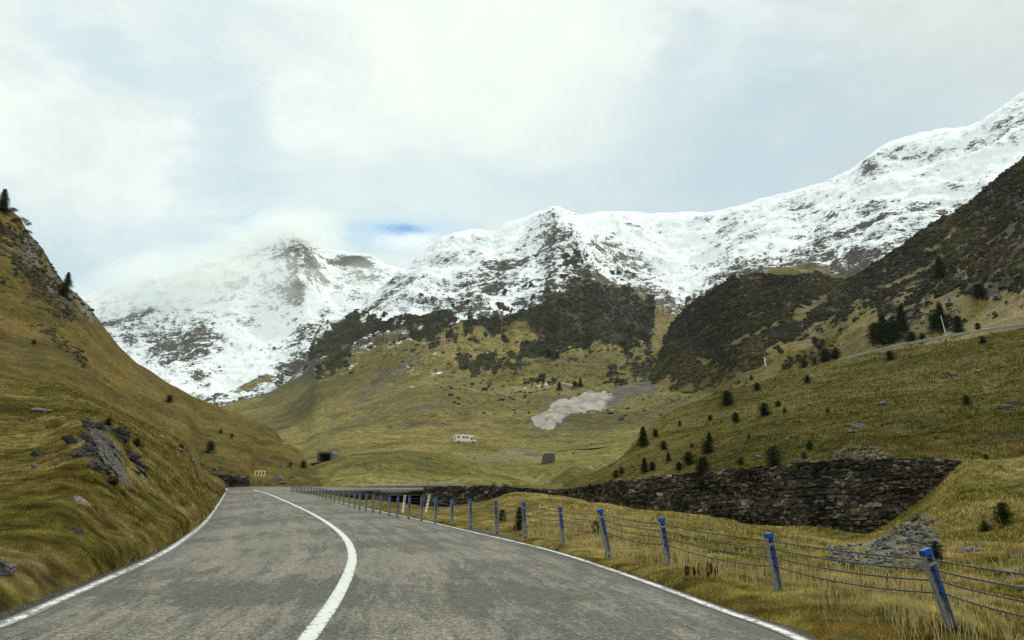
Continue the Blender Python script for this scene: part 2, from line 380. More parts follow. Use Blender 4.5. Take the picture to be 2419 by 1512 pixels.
def disp_a(V, px, py, T):
    f = sstep(0.0, 0.2, T)*(1-sstep(0.93, 1, T)*(px < 2280))
    d = relief(V+40, 0.006, 6, 0.05)*f*(1-.6*sstep(1250, 1400, py)) - .06*sstep(760, 700, px) - .04*sstep(1300, 1400, py)*f
    d -= 0.75*blob(px, py, 2400, 1475, 75, 28, 0.15)
    d -= 0.12*np.exp(-(T/0.04)**2)
    return d
def mask_a(C, V, px, py, T):
    n = fbm(V/4, 4); n2 = fbm(V/np.maximum(V[..., 1:2]*0.03, .3), 4)
    C[..., 2] = np.clip(0.12+0.14*n2 + 0.40*blob(px, py, 2340, 1345, 110, 45, 0.2) + 0.5*blob(px, py, 2080, 1300, 120, 55, -0.3), 0, 1)
    C[..., 0] = 0.9*np.exp(-(T/0.024)**2)
    C[..., 3] = 0.52 + 0.25*n - 0.04*np.exp(-((T-0.08)/0.05)**2) + 0.25*blob(px, py, 1300, 1215, 230, 50) - 0.12*(px > 2250)*(py < 1290)
    C[..., 1] = np.clip(0.08 + 0.15*n2 + 0.55*blob(px, py, 2400, 1470, 70, 20, .1)+0.3*blob(px, py, 1830, 1262, 140, 12), 0, 1)  # first blob paints the shade of the lower right hollow as scrub
M_A = terrain_mat('verge grass', 0.5, (0.70, 0.72, 0.66))
sheet('verge', AC, 470, 260, M_A, disp_a, mask_a, (1, 3), 1.2)
# ---- slope above the stone wall
BC = {
 560: [(1155, 89), (1154.8, 90), (1154.6, 91), (1154.4, 92), (1154.2, 93), (1154, 94)],
 700: [(1157, 80.6), (1156, 83), (1155.4, 86), (1154.8, 89), (1154.2, 92), (1153.6, 95)],
 888: [(1157, 80.6), (1155.8, 83), (1154.5, 86), (1153, 89), (1151, 92), (1149, 95)],
 1005: [(1155, 79), (1154, 82), (1153, 85), (1152, 88), (1150, 91), (1147, 95)],
 1150: [(1148.5, 72.5), (1148.3, 76), (1148, 80), (1147.5, 84), (1147, 88), (1145, 94)],
 1240: [(1154, 69.5), (1152.5, 73), (1151, 77), (1149.5, 81), (1148, 85), (1146, 92)],
 1320: [(1157, 66.5), (1155, 70), (1152, 74), (1149, 79), (1146, 85), (1143, 92)],
 1380: [(1152, 64), (1150, 68), (1145, 74), (1138, 81), (1132, 88), (1128, 97)],
 1450: [(1138, 61), (1132, 66), (1122, 74), (1112, 83), (1103, 93), (1097, 106)],
 1500: [(1133, 58.7), (1118, 66), (1095, 78), (1075, 90), (1060, 102), (1050, 115)],
 1560: [(1126, 57), (1095, 68), (1060, 84), (1030, 100), (1005, 120), (990, 140)],
 1690: [(1111, 52.8), (1070, 64), (1030, 82), (990, 104), (955, 130), (932, 160)],
 1825: [(1105, 49.8), (1050, 62), (1000, 80), (955, 103), (918, 132), (892, 165)],
 1977: [(1087, 46.6), (1030, 58), (975, 76), (925, 100), (884, 130), (853, 165)],
 2128: [(1083, 43.6), (1020, 55), (960, 72), (900, 94), (855, 122), (826, 152)],
 2290: [(1089, 40.4), (1010, 52), (945, 68), (880, 90), (832, 116), (797, 145)],
 2450: [(1085, 39.4), (1000, 50), (925, 66), (855, 86), (805, 112), (770, 140)],
 3000: [(1050, 36.5), (940, 46), (840, 60), (750, 80), (680, 102), (630, 125)],
 4200: [(1000, 32.5), (850, 40), (700, 52), (580, 70), (480, 90), (420, 110)]}
def disp_b(V, px, py, T):
    f = sstep(0.0, 0.1, T)*sstep(1290, 1420, px) + (T >= 0)*0.0
    return relief(V+80, 0.006, 14, 0.045)*f - 0.14*sstep(1330, 1280, px)
def mask_b(C, V, px, py, T):
    n = fbm(V/14, 4); n2 = fbm(V/np.maximum(V[..., 1:2]*0.03, .3), 4)
    C[..., 2] = np.clip(0.13+0.16*n2+0.5*blob(px, py, 2040, 1072, 95, 18)+0.45*blob(px, py, 1900, 1085, 60, 10)+0.32*blob(px, py, 2385, 955, 50, 25)
                        + 0.35*blob(px, py, 2380, 770, 130, 18, -0.1), 0, 1)
    C[..., 3] = 0.40+0.22*n + 0.30*sstep(1750, 1500, px) + 0.1*blob(px, py, 1900, 900, 150, 25, -0.4)
    C[..., 1] = np.clip(0.10+0.2*n2, 0, 1)
M_B = terrain_mat('slope grass', 1.1, (0.52, 0.56, 0.44))
sheet('right_hillside', BC, 420, 240, M_B, disp_b, mask_b, (10, 60), 0.45)
# ---- knolls of the valley floor
CC = {
 690: [(1150, 112), (1146, 125), (1140, 145), (1134, 165), (1128, 190), (1124, 215)],
 740: [(1150, 104), (1143, 115), (1134, 132), (1122, 152), (1112, 175), (1104, 200)],
 800: [(1150, 95), (1132, 112), (1114, 137), (1100, 167), (1088, 202), (1079, 240)],
 860: [(1150, 93), (1126, 112), (1101, 142), (1081, 182), (1066, 232), (1056, 285)],
 950: [(1149, 92), (1121, 114), (1093, 147), (1069, 192), (1053, 252), (1041, 320)],
 1100: [(1148, 91), (1123, 112), (1099, 147), (1077, 197), (1060, 267), (1046, 352)],
 1200: [(1148, 90), (1131, 108), (1111, 147), (1086, 202), (1066, 277), (1050, 362)],
 1300: [(1150, 88), (1137, 107), (1116, 152), (1093, 212), (1073, 287), (1056, 372)],
 1400: [(1150, 88), (1136, 107), (1113, 152), (1089, 217), (1067, 292), (1047, 382)],
 1500: [(1140, 95), (1121, 122), (1096, 167), (1067, 227), (1046, 302), (1027, 392)],
 1620: [(1120, 115), (1090, 152), (1060, 202), (1030, 262), (1008, 332), (990, 412)],
 1800: [(1080, 175), (1050, 205), (1012, 250), (978, 305), (953, 365), (930, 435)],
 2050: [(1000, 230), (975, 260), (950, 300), (930, 340), (905, 390), (885, 440)]}
def disp_c(V, px, py, T):
    f = sstep(0, 0.1, T)
    d = relief(V+120, 0.005, 60, 0.045)*f
    d += 2.2*f*blob(px, py, 950, 1092, 160, 16, -0.05) - 2.0*f*blob(px, py, 1260, 1120, 110, 14, 0.25) + 2.0*f*blob(px, py, 1400, 1110, 120, 14, -.3)
    return d
def mask_c(C, V, px, py, T):
    n = fbm(V/35, 4); n2 = fbm(V/np.maximum(V[..., 1:2]*0.03, .3), 4)
    C[..., 2] = np.clip(0.20+0.15*n2+0.28*blob(px, py, 1180, 1075, 180, 16)+0.25*blob(px, py, 960, 1090, 50, 12, -.4), 0, 1)
    C[..., 3] = 0.50+0.3*n+0.18*blob(px, py, 1450, 1090, 170, 25)-0.10*blob(px, py, 950, 1110, 200, 20)
    C[..., 1] = np.clip(0.05+0.15*n2, 0, 1)
M_C = terrain_mat('valley grass', 1.8, (0.80, 0.84, 0.84))
sheet('valley_floor', CC, 330, 170, M_C, disp_c, mask_c, (10, 60), 0.2)
# ---- valley side and main snowy massif
TOP = [(430, 985, 1500), (520, 962, 1600), (560, 948, 1700), (640, 925, 1750), (700, 885, 1800), (725, 850, 1850), (745, 800, 1900), (800, 758, 2050), (880, 702, 2250), (950, 640, 2450), (985, 608, 2550), (1010, 590, 2600),
       (1040, 568, 2680), (1080, 552, 2760), (1125, 545, 2840), (1160, 549, 2880), (1200, 530, 2880), (1230, 522, 2880), (1262, 506, 2880), (1298, 493, 2850), (1315, 487, 2840), (1332, 493, 2870), (1375, 507, 2980), (1430, 502, 3080),
       (1500, 503, 3150), (1580, 506, 3200), (1651, 504, 3200), (1740, 486, 3150), (1809, 472, 3100), (1900, 447, 3050), (1960, 425, 3000), (2031, 385, 2900), (2060, 362, 2850), (2094, 341, 2800),
       (2150, 326, 2770), (2210, 312, 2750), (2292, 292, 2700), (2340, 262, 2650), (2419, 222, 2600), (2800, 50, 2300), (3500, -200, 1900)]
def dcol(x):
    Tp = np.array(TOP, float); yt = np.interp(x, Tp[:, 0], Tp[:, 1]); zt = np.interp(x, Tp[:, 0], Tp[:, 2])
    y0 = line_y([(430, 1090), (700, 1100), (860, 1075), (1000, 1062), (1250, 1072), (1500, 1050), (1650, 1010), (1800, 970), (2100, 930), (3500, 900)], x); z0 = 300 + 0.04*abs(x-1000)
    r = []
    for f, g in ((0, 0), (0.10, 0.17), (0.22, 0.33), (0.36, 0.50), (0.52, 0.66), (0.68, 0.79), (0.85, 0.91), (1, 1)):
        r.append((y0+(yt-y0)*f, math.exp(math.log(z0)+(math.log(zt)-math.log(z0))*g)))
    return r
DC = {p[0]: dcol(p[0]) for p in TOP}
def zmod_d(px, py, T):
    e = 1 - 0.14*np.exp(-np.abs(px-1318-.45*(py-490))/45)*sstep(760, 640, py) - 0.04*blob(px, py, 1345, 640, 60, 130, -0.25) - 0.08*blob(px, py, 1430, 780, 130, 80) + 0.10*blob(px, py, 1600, 640, 110, 110, 0.2) + 0.06*blob(px, py, 1600, 800, 40, 90, 0.1)
    e += -0.05*blob(px, py, 1150, 700, 60, 130, 0.5) + 0.04*blob(px, py, 1060, 650, 40, 120, 0.5) - 0.05*blob(px, py, 2000, 520, 50, 120, 0.6) + 0.04*blob(px, py, 1900, 560, 40, 120, 0.6)
    return 1 + (e-1)*sstep(1.0, 0.9, T)
def disp_d(V, px, py, T):
    hi = sstep(980, 780, py)
    e = sstep(0, 0.1, T)*(1-0.62*sstep(0.95, 1, T))
    d = (relief(V+300, 0.0035, 120, 0.035)+relief(V*[1.0, .35, .35]+377, 0.0035, 40, 0.07, .5))*e*(1-hi)
    d += (relief(V+300, 0.0030, 420, 0.14, 0.85)+relief(V+700, 0.0028, 50, 0.20, 0.7))*e*hi
    return d
SNOWLINE = [(430, 985), (540, 945), (640, 915), (740, 885), (800, 850), (900, 815), (980, 800), (1080, 780), (1200, 775), (1300, 720), (1400, 690), (1460, 705), (1560, 735), (1600, 750), (1640, 715), (1700, 670), (1760, 650), (1900, 640), (2400, 600)]
SCRUB = [[(740, 800), (800, 775), (900, 765), (1000, 745), (1060, 735), (1080, 770), (1150, 790), (1140, 815), (1060, 828), (980, 822), (900, 805), (850, 820), (800, 880), (745, 885), (730, 840)],
         [(1100, 770), (1200, 745), (1300, 715), (1350, 690), (1450, 690), (1520, 712), (1565, 738), (1545, 800), (1500, 855), (1420, 862), (1350, 850), (1270, 872), (1230, 850), (1240, 810), (1130, 815)],
         [(1335, 665), (1345, 630), (1372, 618), (1375, 645), (1402, 668), (1370, 682)],
         [(1090, 875), (1200, 860), (1290, 868), (1270, 890), (1150, 895)],
         [(1450, 900), (1520, 868), (1600, 848), (1660, 852), (1600, 880), (1500, 915)],
         [(1680, 730), (1560, 860), (1700, 890), (1980, 850), (1980, 720), (1760, 700)]]
def mask_d(C, V, px, py, T):
    n = fbm(V/180, 5, 0.6); n2 = fbm(V/(V[..., 1:2]*0.02), 4, 0.6)
    ys = line_y(SNOWLINE, px)
    hgt = (ys-py)
    S = 0.0 + 0.64*sstep(-60, 50, hgt) + 0.20*sstep(70, 220, hgt)
    S += 0.22*blob(px, py, 1560, 590, 210, 60) - 0.30*blob(px, py, 1312, 550, 38, 50) - 0.30*blob(px, py, 1500, 630, 85, 30, 0.50) - 0.16*blob(px, py, 1260, 620, 90, 60) + .25*blob(px, py, 1400, 560, 60, 14, .75) + .2*blob(px, py, 1200, 560, 60, 20, -.5)
    S -= 0.16*blob(px, py, 1100, 700, 120, 30, -0.5) + 0.14*blob(px, py, 2050, 560, 260, 30, -0.45) + 0.14*blob(px, py, 2330, 330, 150, 25, -0.5)
    S -= 0.25*blob(px, py, 2050, 400, 50, 16) + 0.25*blob(px, py, 1920, 505, 90, 18, .25)
    S += 0.25*blob(px, py, 2230, 440, 120, 18, -0.5) + 0.25*blob(px, py, 1640, 690, 60, 40, 0.9)+0.3*blob(px, py, 1980, 480, 120, 14, -.3)
    sd = np.full(px.shape, -1e9)
    for p in SCRUB: sd = np.maximum(sd, poly_sd(px, py, p))
    n3 = fbm(V/(V[..., 1:2]*0.007)+7, 3, .6); G = sstep(-14, 14, sd + 34*n2 + 22*n3 + 22*n - 4)
    C[..., 1] = np.clip(G*0.8+0.12+(0.26*n2+.30*n)*sstep(1010, 880, py)*sstep(1050, 1250, px), 0, 1)
    C[..., 0] = np.clip(S + 0.20*n + .08*n2 - 0.42*G, 0, .95)*sstep(960, 900, py+30*n2)
    C[..., 0] *= 1-0.9*sstep(-10, 20, poly_sd(px, py, [(1500, 880), (1560, 740), (1600, 760), (1560, 880), (1600, 900), (1500, 920)])+15*n)
    scree = 0.33*blob(px, py, 960, 880, 160, 18, -0.45) + 0.26*blob(px, py, 1000, 960, 250, 35, -0.3) + 0.15*blob(px, py, 850, 960, 150, 30, -.4)
    C[..., 2] = np.clip(0.18+0.12*n2+scree - .16*G + 0.12*G*(n2 > .35) + 0.2*blob(px, py, 775, 840, 25, 50), 0, 1)
    SCP = [(1250, 993), (1275, 962), (1320, 938), (1370, 928), (1430, 922), (1500, 918), (1560, 912), (1560, 926), (1500, 938), (1440, 946), (1400, 962), (1345, 986), (1292, 1009)]
    es = poly_sd(px, py, SCP); C[..., 2] = np.where(es > -8, np.maximum(C[..., 2], sstep(-7, 7, es+5+11*n2)*(1-.30*sstep(1400, 1500, px))), C[..., 2])
    C[..., 0] *= sstep(1, -8, es); C[..., 1] *= sstep(1, -8, es)
    C[..., 3] = 0.52+0.22*n+0.10*sstep(900, 800, py)
M_D = terrain_mat('mountain', 8.0, (0.86, 0.84, 0.84), True, True)
sheet('snowy_mountain', DC, 900, 420, M_D, disp_d, mask_d, (100, 900), 0.8, zmod_d, label='snow covered massif with a pointed middle peak and dark dwarf pine at its foot')
# ---- far left mountain
ETOP = [(-300, 720), (100, 712), (200, 700), (280, 674), (330, 660), (420, 636), (500, 606), (560, 586), (600, 580), (640, 564), (685, 550), (715, 560), (740, 574), (800, 595), (870, 608), (930, 628), (1000, 650), (1150, 700)]
EC = {x: [(1010, 1650), (960, 1800), (900, 2100), (900+(y-900)*0.25, 2400), (900+(y-900)*0.5, 2800), (900+(y-900)*0.78, 3250), (y, 3600)] for x, y in ETOP}
def zmod_e(px, py, T):
    e = 1 - 0.07*blob(px, py, 720, 660, 35, 130, -.1) + 0.06*blob(px, py, 620, 800, 130, 60, -.6) - 0.06*blob(px, py, 440, 780, 90, 80) + 0.06*blob(px, py, 840, 640, 60, 60)
    return 1 + (e-1)*sstep(1.0, 0.88, T)
def disp_e(V, px, py, T):
    return (relief(V+900, 0.0030, 460, 0.14, 0.85)+relief(V+1700, 0.0028, 50, 0.20, 0.7))*sstep(0, .1, T)*(1-0.6*sstep(.92, 1, T))
def mask_e(C, V, px, py, T):
    n = fbm(V/200, 5, .6); n2 = fbm(V/(V[..., 1:2]*0.02), 4, .6)
    S = 0.72 + 0.0*px
    S -= 0.26*blob(px, py, 380, 790, 130, 60, .5) + 0.34*blob(px, py, 470, 780, 40, 34) + 0.42*blob(px, py, 710, 610, 26, 55, -.2) + 0.28*blob(px, py, 850, 668, 80, 18, .1)
    S += 0.25*blob(px, py, 620, 780, 120, 50, -.6) + 0.25*blob(px, py, 750, 720, 50, 50)
    S -= 0.34*blob(px, py, 740, 790, 70, 35, -.7) + 0.22*sstep(900, 950, py) + 0.6*blob(px, py, 620, 905, 120, 12, -.48) + .25*blob(px, py, 640, 700, 80, 25)
    C[..., 0] = np.clip(S+0.16*n, 0, 1); C[..., 1] = 0.1; C[..., 2] = 0.45; C[..., 3] = 0.6
M_E = terrain_mat('far mountain', 9.0, (1, .95, .92), True)
sheet('far_mountain', EC, 520, 330, M_E, disp_e, mask_e, (100, 900), 0.8, zmod_e, label='misty snow covered peak closing the valley on the left')
# ---- dark scrub slope on the right
FC = {
 1540: [(905, 640), (902, 650), (900, 660), (897, 670), (894, 680)],
 1600: [(925, 420), (868, 600), (825, 720), (785, 820), (748, 900)],
 1680: [(925, 400), (850, 600), (790, 740), (735, 860), (690, 960)],
 1750: [(925, 380), (840, 570), (775, 710), (705, 850), (650, 980)],
 1850: [(905, 350), (825, 520), (770, 650), (710, 800), (652, 950)],
 1930: [(880, 320), (820, 450), (765, 580), (705, 740), (640, 880)],
 1985: [(870, 280), (805, 410), (750, 520), (700, 640), (660, 760)],
 2100: [(855, 235), (780, 340), (710, 460), (650, 580), (600, 700)],
 2180: [(845, 215), (765, 315), (685, 430), (615, 550), (547, 670)],
 2260: [(832, 200), (750, 290), (660, 400), (570, 520), (490, 640)],
 2350: [(815, 185), (725, 275), (620, 385), (520, 500), (428, 620)],
 2419: [(802, 175), (700, 262), (590, 370), (480, 480), (372, 600)],
 2700: [(760, 155), (620, 230), (480, 330), (340, 430), (200, 540)],
 3500: [(700, 130), (450, 180), (200, 260), (-100, 340), (-400, 420)]}
def dz_at(x, y): return hit('snowy_mountain', x, y)[1]
for x in list(FC):
    if x > 1985: continue
    c = FC[x]; y0 = c[0][0]; z0 = dz_at(x, y0)*1.012; zt = z0*1.62 if x > 1540 else z0
    k = 0 if x < 1900 else (.5 if x < 1950 else .8)
    for q in range(5):
        yq = c[q][0]; zn = z0*(zt/z0)**(q/4) if x > 1540 else dz_at(x, yq)*1.012
        c[q] = (yq, math.exp(math.log(zn)*(1-k)+math.log(c[q][1])*k))
def disp_f(V, px, py, T):
    return relief(V+500, 0.004, 90, 0.11, 0.6)*sstep(0, 0.15, T)*(1-0.5*sstep(.95, 1, T))
FGRASS = [[(1440, 960), (1540, 905), (1640, 905), (1760, 865), (1860, 800), (1930, 770), (1985, 760), (2080, 730), (2160, 700), (2230, 690), (2419, 700), (2500, 700), (2500, 960), (1500, 960)]]
def mask_f(C, V, px, py, T):
    n = fbm(V/60, 5, .6); n2 = fbm(V/(V[..., 1:2]*0.03), 4, .6)
    sd = poly_sd(px, py, FGRASS[0]); n3 = fbm(V/(V[..., 1:2]*0.008)+7, 3, .6); G = sstep(14, -14, sd + 40*n2 + 26*n3 + 24*n)
    C[..., 1] = np.clip(G*0.62 + 0.22 + 0.30*n2 + .25*n*G + .28*n3 - 0.35*blob(px, py, 2030, 790, 60, 22, -.5) + .55*blob(px, py, 2120, 765, 70, 34, -.3) + .45*blob(px, py, 1950, 835, 90, 18, -.35) + .3*blob(px, py, 2240, 745, 60, 22), 0, 1)
    gl = .62*blob(px, py, 1905, 740, 75, 12, -.5) + .6*blob(px, py, 1668, 765, 50, 8, -.7) + .6*blob(px, py, 1765, 800, 95, 6, -.42) + .6*blob(px, py, 1660, 850, 90, 8, -.28) + .5*blob(px, py, 2150, 650, 120, 7, -.5) + .5*blob(px, py, 2320, 610, 100, 7, -.6) + .5*blob(px, py, 1830, 860, 90, 8, -.4) + .45*blob(px, py, 1720, 720, 50, 6, -.9) + .45*blob(px, py, 2060, 700, 80, 7, -.5)
    C[..., 1] = np.clip(C[..., 1]-gl*(.75+.6*n3), 0, 1)
    C[..., 2] = np.clip(0.06+0.26*n2 + 0.3*blob(px, py, 2350, 745, 100, 20, -.2) + 0.55*blob(px, py, 1865, 722, 34, 26) + .5*blob(px, py, 1990, 700, 40, 14, -.4) + .5*blob(px, py, 2380, 620, 40, 20) + .45*blob(px, py, 2250, 700, 30, 14) + .4*blob(px, py, 1620, 880, 40, 12), 0, 1)
    C[..., 0] = np.clip(0.75*blob(px, py, 1700, 690, 90, 14, -.6) + 0.5*blob(px, py, 1860, 660, 110, 12) + .35*blob(px, py, 1640, 780, 40, 20, -.5), 0, 1)*(1-.5*G)
    C[..., 3] = 0.50+0.25*n
M_F = terrain_mat('scrub slope', 2.6, (0.72, 0.68, 0.58), True, zb=.3)
sheet('scrub_hillside', FC, 420, 320, M_F, disp_f, mask_f, (40, 300), 0.7)
# ---- wide ground under everything
gp = mesh_np('ground', [(-9000, -9000, -9), (9000, -9000, -9), (9000, 9000, -9), (-9000, 9000, -9)], [(0, 1, 2, 3)], M_C, False, np.array([[0, .1, .2, .5]]*4)); tag(gp, kind='structure')
xs = np.linspace(-80, 60, 60); ys = np.linspace(-70, 9, 40); GX, GY = np.meshgrid(xs, ys, indexing='ij')
gz = -0.22 + np.clip(-7.2-GX, 0, 99)*0.55 - np.clip(GX-5, 0, 8)*0.10 + np.clip(GX-25, 0, 99)*0.35 - 3.0*sstep(1.5, 6, GY)
gv = np.stack([GX, GY, gz], -1)
o = mesh_np('ground_behind', gv, grid_faces(60, 40), M_A, True, np.tile([0, .1, .2, .5], (2400, 1))); o.name = 'meadow'; tag(o, kind='structure')

# ------------------------------------------------------------------ road
def gpt(px, py): return tuple(at(px, py, CH*F/(py-1140.0)))      # on the flat road (z = 0), first part only
def wpt(px, py, Y): return tuple(at(px, py, Y))
Lp = [(-4.2, -60, -.3), (-4.3, -30, 0), (-4.35, -12, 0), (-4.4, 0, 0), (-4.75, 4.5, 0)] + [wpt(0, 1478, 8), wpt(140, 1418, 9.8), wpt(260, 1365, 12.1), wpt(370, 1315, 15.6), wpt(430, 1278, 19.8), wpt(480, 1238, 27.8), wpt(510, 1200, 44), wpt(528, 1172, 62), wpt(537, 1158, 78)] \
     + [(-29.2, 84.5, .92), (-27.5, 87, 1.02), (-24, 88.6, 1.02), (-18, 89, .95), (-8, 88.4, .90), (5, 87, .9), (18, 86, .9), (34, 86, .8)]
Cp = [(-1.0, -60, -.3), (-1.1, -30, 0), (-1.15, -12, 0), (-1.25, 0, 0), (-1.5, 4.2, 0)] + [gpt(725, 1512), gpt(790, 1420), gpt(825, 1350), gpt(832, 1312), gpt(818, 1275), gpt(780, 1240), wpt(720, 1205, 41.5), wpt(665, 1180, 55), wpt(628, 1165, 68), wpt(606, 1159.5, 76)] \
     + [(-25.2, 80.5, .76), (-23.6, 83, .86), (-20.5, 84.4, .88), (-16, 84.8, .86), (-8, 84.3, .82), (5, 82.8, .88), (18, 82, .9), (34, 82, .8)]
Rp = [(2.35, -60, -.3), (2.25, -30, 0), (2.2, -12, 0), (2.25, 0, 0), (2.5, 4, 0)] + [gpt(1893, 1512), gpt(1700, 1440), gpt(1500, 1366), gpt(1300, 1301), gpt(1120, 1258), gpt(1000, 1230), wpt(870, 1202, 43.5), wpt(780, 1180, 55), wpt(720, 1167, 66), wpt(678, 1162, 73)] \
     + [(-21.0, 76.5, .60), (-19.2, 79, .68), (-16, 80.6, .72), (-13, 81.0, .74), (-8, 80.7, .78), (5, 79.0, .86), (18, 78, .9), (34, 78, .8)]
def cr(pts, step=0.3):
    """centripetal-like smooth resample of a 3-D polyline: returns points and their lengths"""
    P = np.array(pts, float); d = np.r_[0, np.cumsum(np.sqrt(np.linalg.norm(np.diff(P, axis=0), axis=1)))]
    n = 4000; q = np.linspace(0, d[-1], n)
    m = np.gradient(P, d, axis=0); k = np.clip(np.searchsorted(d, q, side='right')-1, 0, len(P)-2)
    h = (d[k+1]-d[k])[:, None]; t = (q-d[k])[:, None]/h
    S = (2*t**3-3*t**2+1)*P[k]+(t**3-2*t**2+t)*h*m[k]+(-2*t**3+3*t**2)*P[k+1]+(t**3-t**2)*h*m[k+1]
    for _ in range(60): S[1:-1] = (S[:-2]+2*S[1:-1]+S[2:])/4
    return S
def resamp(S, n):
    L = np.r_[0, np.cumsum(np.linalg.norm(np.diff(S, axis=0), axis=1))]
    q = np.linspace(0, L[-1], n); return np.stack([np.interp(q, L, S[:, i]) for i in range(3)], -1), L[-1]
SL, SCn, SR = cr(Lp), cr(Cp), cr(Rp)
# cross sections: walk the centre line, take nearest points of the two edges
cen, LEN = resamp(SCn, 1400)
def nearest(S, c, prev):
    lo = max(prev, 0); seg = S[lo:lo+160]; return lo + int(np.argmin(np.linalg.norm(seg-c, axis=1)))
def monoedge(S):
    """edge point for every centre point by common control index (keeps the hairpin free of folds)"""
    return S
kk = np.linspace(0, 3999, 1400)
def atidx(S, f):
    i = np.clip(np.floor(f).astype(int), 0, 3998); a = (f-i)[:, None]; return S[i]*(1-a)+S[i+1]*a
# parametrise all three by control-point number so that sections match
def ctrlpar(pts):
    P = np.array(pts, float); d = np.r_[0, np.cumsum(np.sqrt(np.linalg.norm(np.diff(P, axis=0), axis=1)))]
    return d/d[-1]*3999
kl, kc, kr = ctrlpar(Lp), ctrlpar(Cp), ctrlpar(Rp)
# the left list has one control point fewer (14 near ones, 8 far ones) than the other two (15 + 8)
il = np.r_[np.arange(14), 14+np.arange(8)]
ul = np.r_[np.linspace(0, 14, 14), 15+np.arange(8)]
U = np.interp(np.linspace(0, 1, 1500), np.linspace(0, 1, 23), np.arange(23))
ES = {'L': atidx(SL, np.interp(U, ul, kl)), 'C': atidx(SCn, np.interp(U, np.arange(23), kc)), 'R': atidx(SR, np.interp(U, np.arange(23), kr))}
for kx in ES:
    for _ in range(6): ES[kx][1:-1] = (ES[kx][:-2]+2*ES[kx][1:-1]+ES[kx][2:])/4
vlen = np.r_[0, np.cumsum(np.linalg.norm(np.diff(ES['C'], axis=0), axis=1))]
nrow = []
us = [(-1.34, -0.45), (-1.28, -0.07), (-1.2, -.01)] + [(u, 0) for u in np.linspace(-1.14, 1.10, 29)] + [(1.13, -.01), (1.2, -0.07), (1.25, -0.45)]
rows = []; uvs = []
for u, dz in us:
    E = ES['L'] if u < 0 else ES['R']; p = ES['C']+(E-ES['C'])*abs(u); p = p.copy(); p[:, 2] += dz
    rows.append(p); uvs.append(np.stack([np.full(len(p), u*.25+.5), vlen/100, np.zeros(len(p)), np.ones(len(p))], -1))
RV = np.stack(rows, 1); RUV = np.stack(uvs, 1)
def road_material():
    t = NT('asphalt'); p = t.pos(); a = t.attr('uvr'); c = t._sep(a.outputs['Color']); u = t.math('MULTIPLY', t.math('SUBTRACT', c[0], .5), 4.0); v = t.math('MULTIPLY', c[1], 10.0)
    uv = t.n('ShaderNodeCombineXYZ'); t.link(t.math('MULTIPLY', u, 3.6), uv.inputs[0]); t.link(t.math('MULTIPLY', v, 10), uv.inputs[1])
    lon = t.map(uv.outputs[0], (1, 0.10, 1))
    agg = t.noise(p, 60, 4, 0.7); agg2 = t.noise(p, 17, 5, 0.7); agg3 = t.noise(t.map(uv.outputs[0], (2.5, 4, 1)), 1.6, 9, .82)
    base = t.ramp(agg, [(0.3, (0.060, 0.056, 0.047)), (0.5, (0.150, 0.140, 0.112)), (0.66, (0.36, 0.335, 0.265))])
    base = t.mix(1, base, t.ramp(agg2, [(.32, (.42,)*3), (.5, (.95,)*3), (.66, (1.65, 1.62, 1.5))]), 'MULTIPLY')
    dark = t.noise(lon, 3.2, 9, 0.82, 0.3); dk2 = t.noise(uv.outputs[0], 0.22, 4, .6)
    d = t.math('ADD', t.math('MULTIPLY', dark, 0.75), t.math('MULTIPLY', dk2, 0.45))
    base = t.mix(t.math('MULTIPLY', t.ss(d, 0.55, 0.66), 0.80), base, t.mix(1, base, (0.40, 0.41, 0.43), 'MULTIPLY'))
    base = t.mix(t.math('MULTIPLY', t.ss(agg3, 0.57, 0.68), 0.6), base, (0.055, 0.055, 0.055))
    # wheel tracks a little paler
    tr = t.math('ABSOLUTE', t.math('SUBTRACT', t.math('ABSOLUTE', u), 0.5)); wt = t.ss(t.math('ABSOLUTE', t.math('SUBTRACT', tr, 0.22)), 0.12, 0.0)
    base = t.mix(t.math('MULTIPLY', wt, 0.30), base, t.mix(1, base, (1.5, 1.46, 1.36), 'MULTIPLY'))
    # bituminous patch of the right lane edge
    ed = t.ss(t.math('ADD', t.math('ABSOLUTE', u), t.math('MULTIPLY', t.math('SUBTRACT', dark, .5), .3)), 0.88, 0.97)
    base = t.mix(t.math('MULTIPLY', ed, 0.55), base, (0.085, 0.078, 0.072))
    # cracks
    ck = t.voro(t.map(uv.outputs[0], (1, 0.6, 1)), 0.55, 'DISTANCE_TO_EDGE'); wob = t.noise(uv.outputs[0], 3, 5, .7)
    cm = t.math('MULTIPLY', t.ss(t.math('ADD', ck, t.math('MULTIPLY', t.math('SUBTRACT', wob, 0.5), 0.16)), 0.018, 0.004), t.ss(dk2, 0.50, 0.62))
    base = t.mix(t.math('MULTIPLY', t.ss(t.noise(t.map(uv.outputs[0], (1.6, 9, 1)), 1.0, 8, .8, .8), .57, .61), .7), base, (.045, .043, .04))
    base = t.mix(t.math('MULTIPLY', cm, .35), base, (0.03, 0.03, 0.03))
    # gravel edge
    gr = t.ss(t.math('ADD', t.math('ABSOLUTE', u), t.math('MULTIPLY', t.math('SUBTRACT', t.noise(p, 3.5, 6, .75), .5), .16)), 1.005, 1.03)
    grc = t.ramp(t.noise(p, 22, 5, .75), [(.38, (.012, .010, .007)), (.56, (.040, .032, .024)), (.68, (.14, .12, .10)), (.75, (.36, .33, .29))])
    base = t.mix(gr, base, grc)
    h = t.math('ADD', agg, t.math('MULTIPLY', agg2, .6))
    return t.out(base, 0.85, t.bump(h, 0.75, 0.010), spec=0.25)
M_ROAD = road_material()
road = mesh_np('road', RV, grid_faces(RV.shape[0], RV.shape[1]), M_ROAD, True, RUV, cname='uvr'); tag(road, kind='structure')
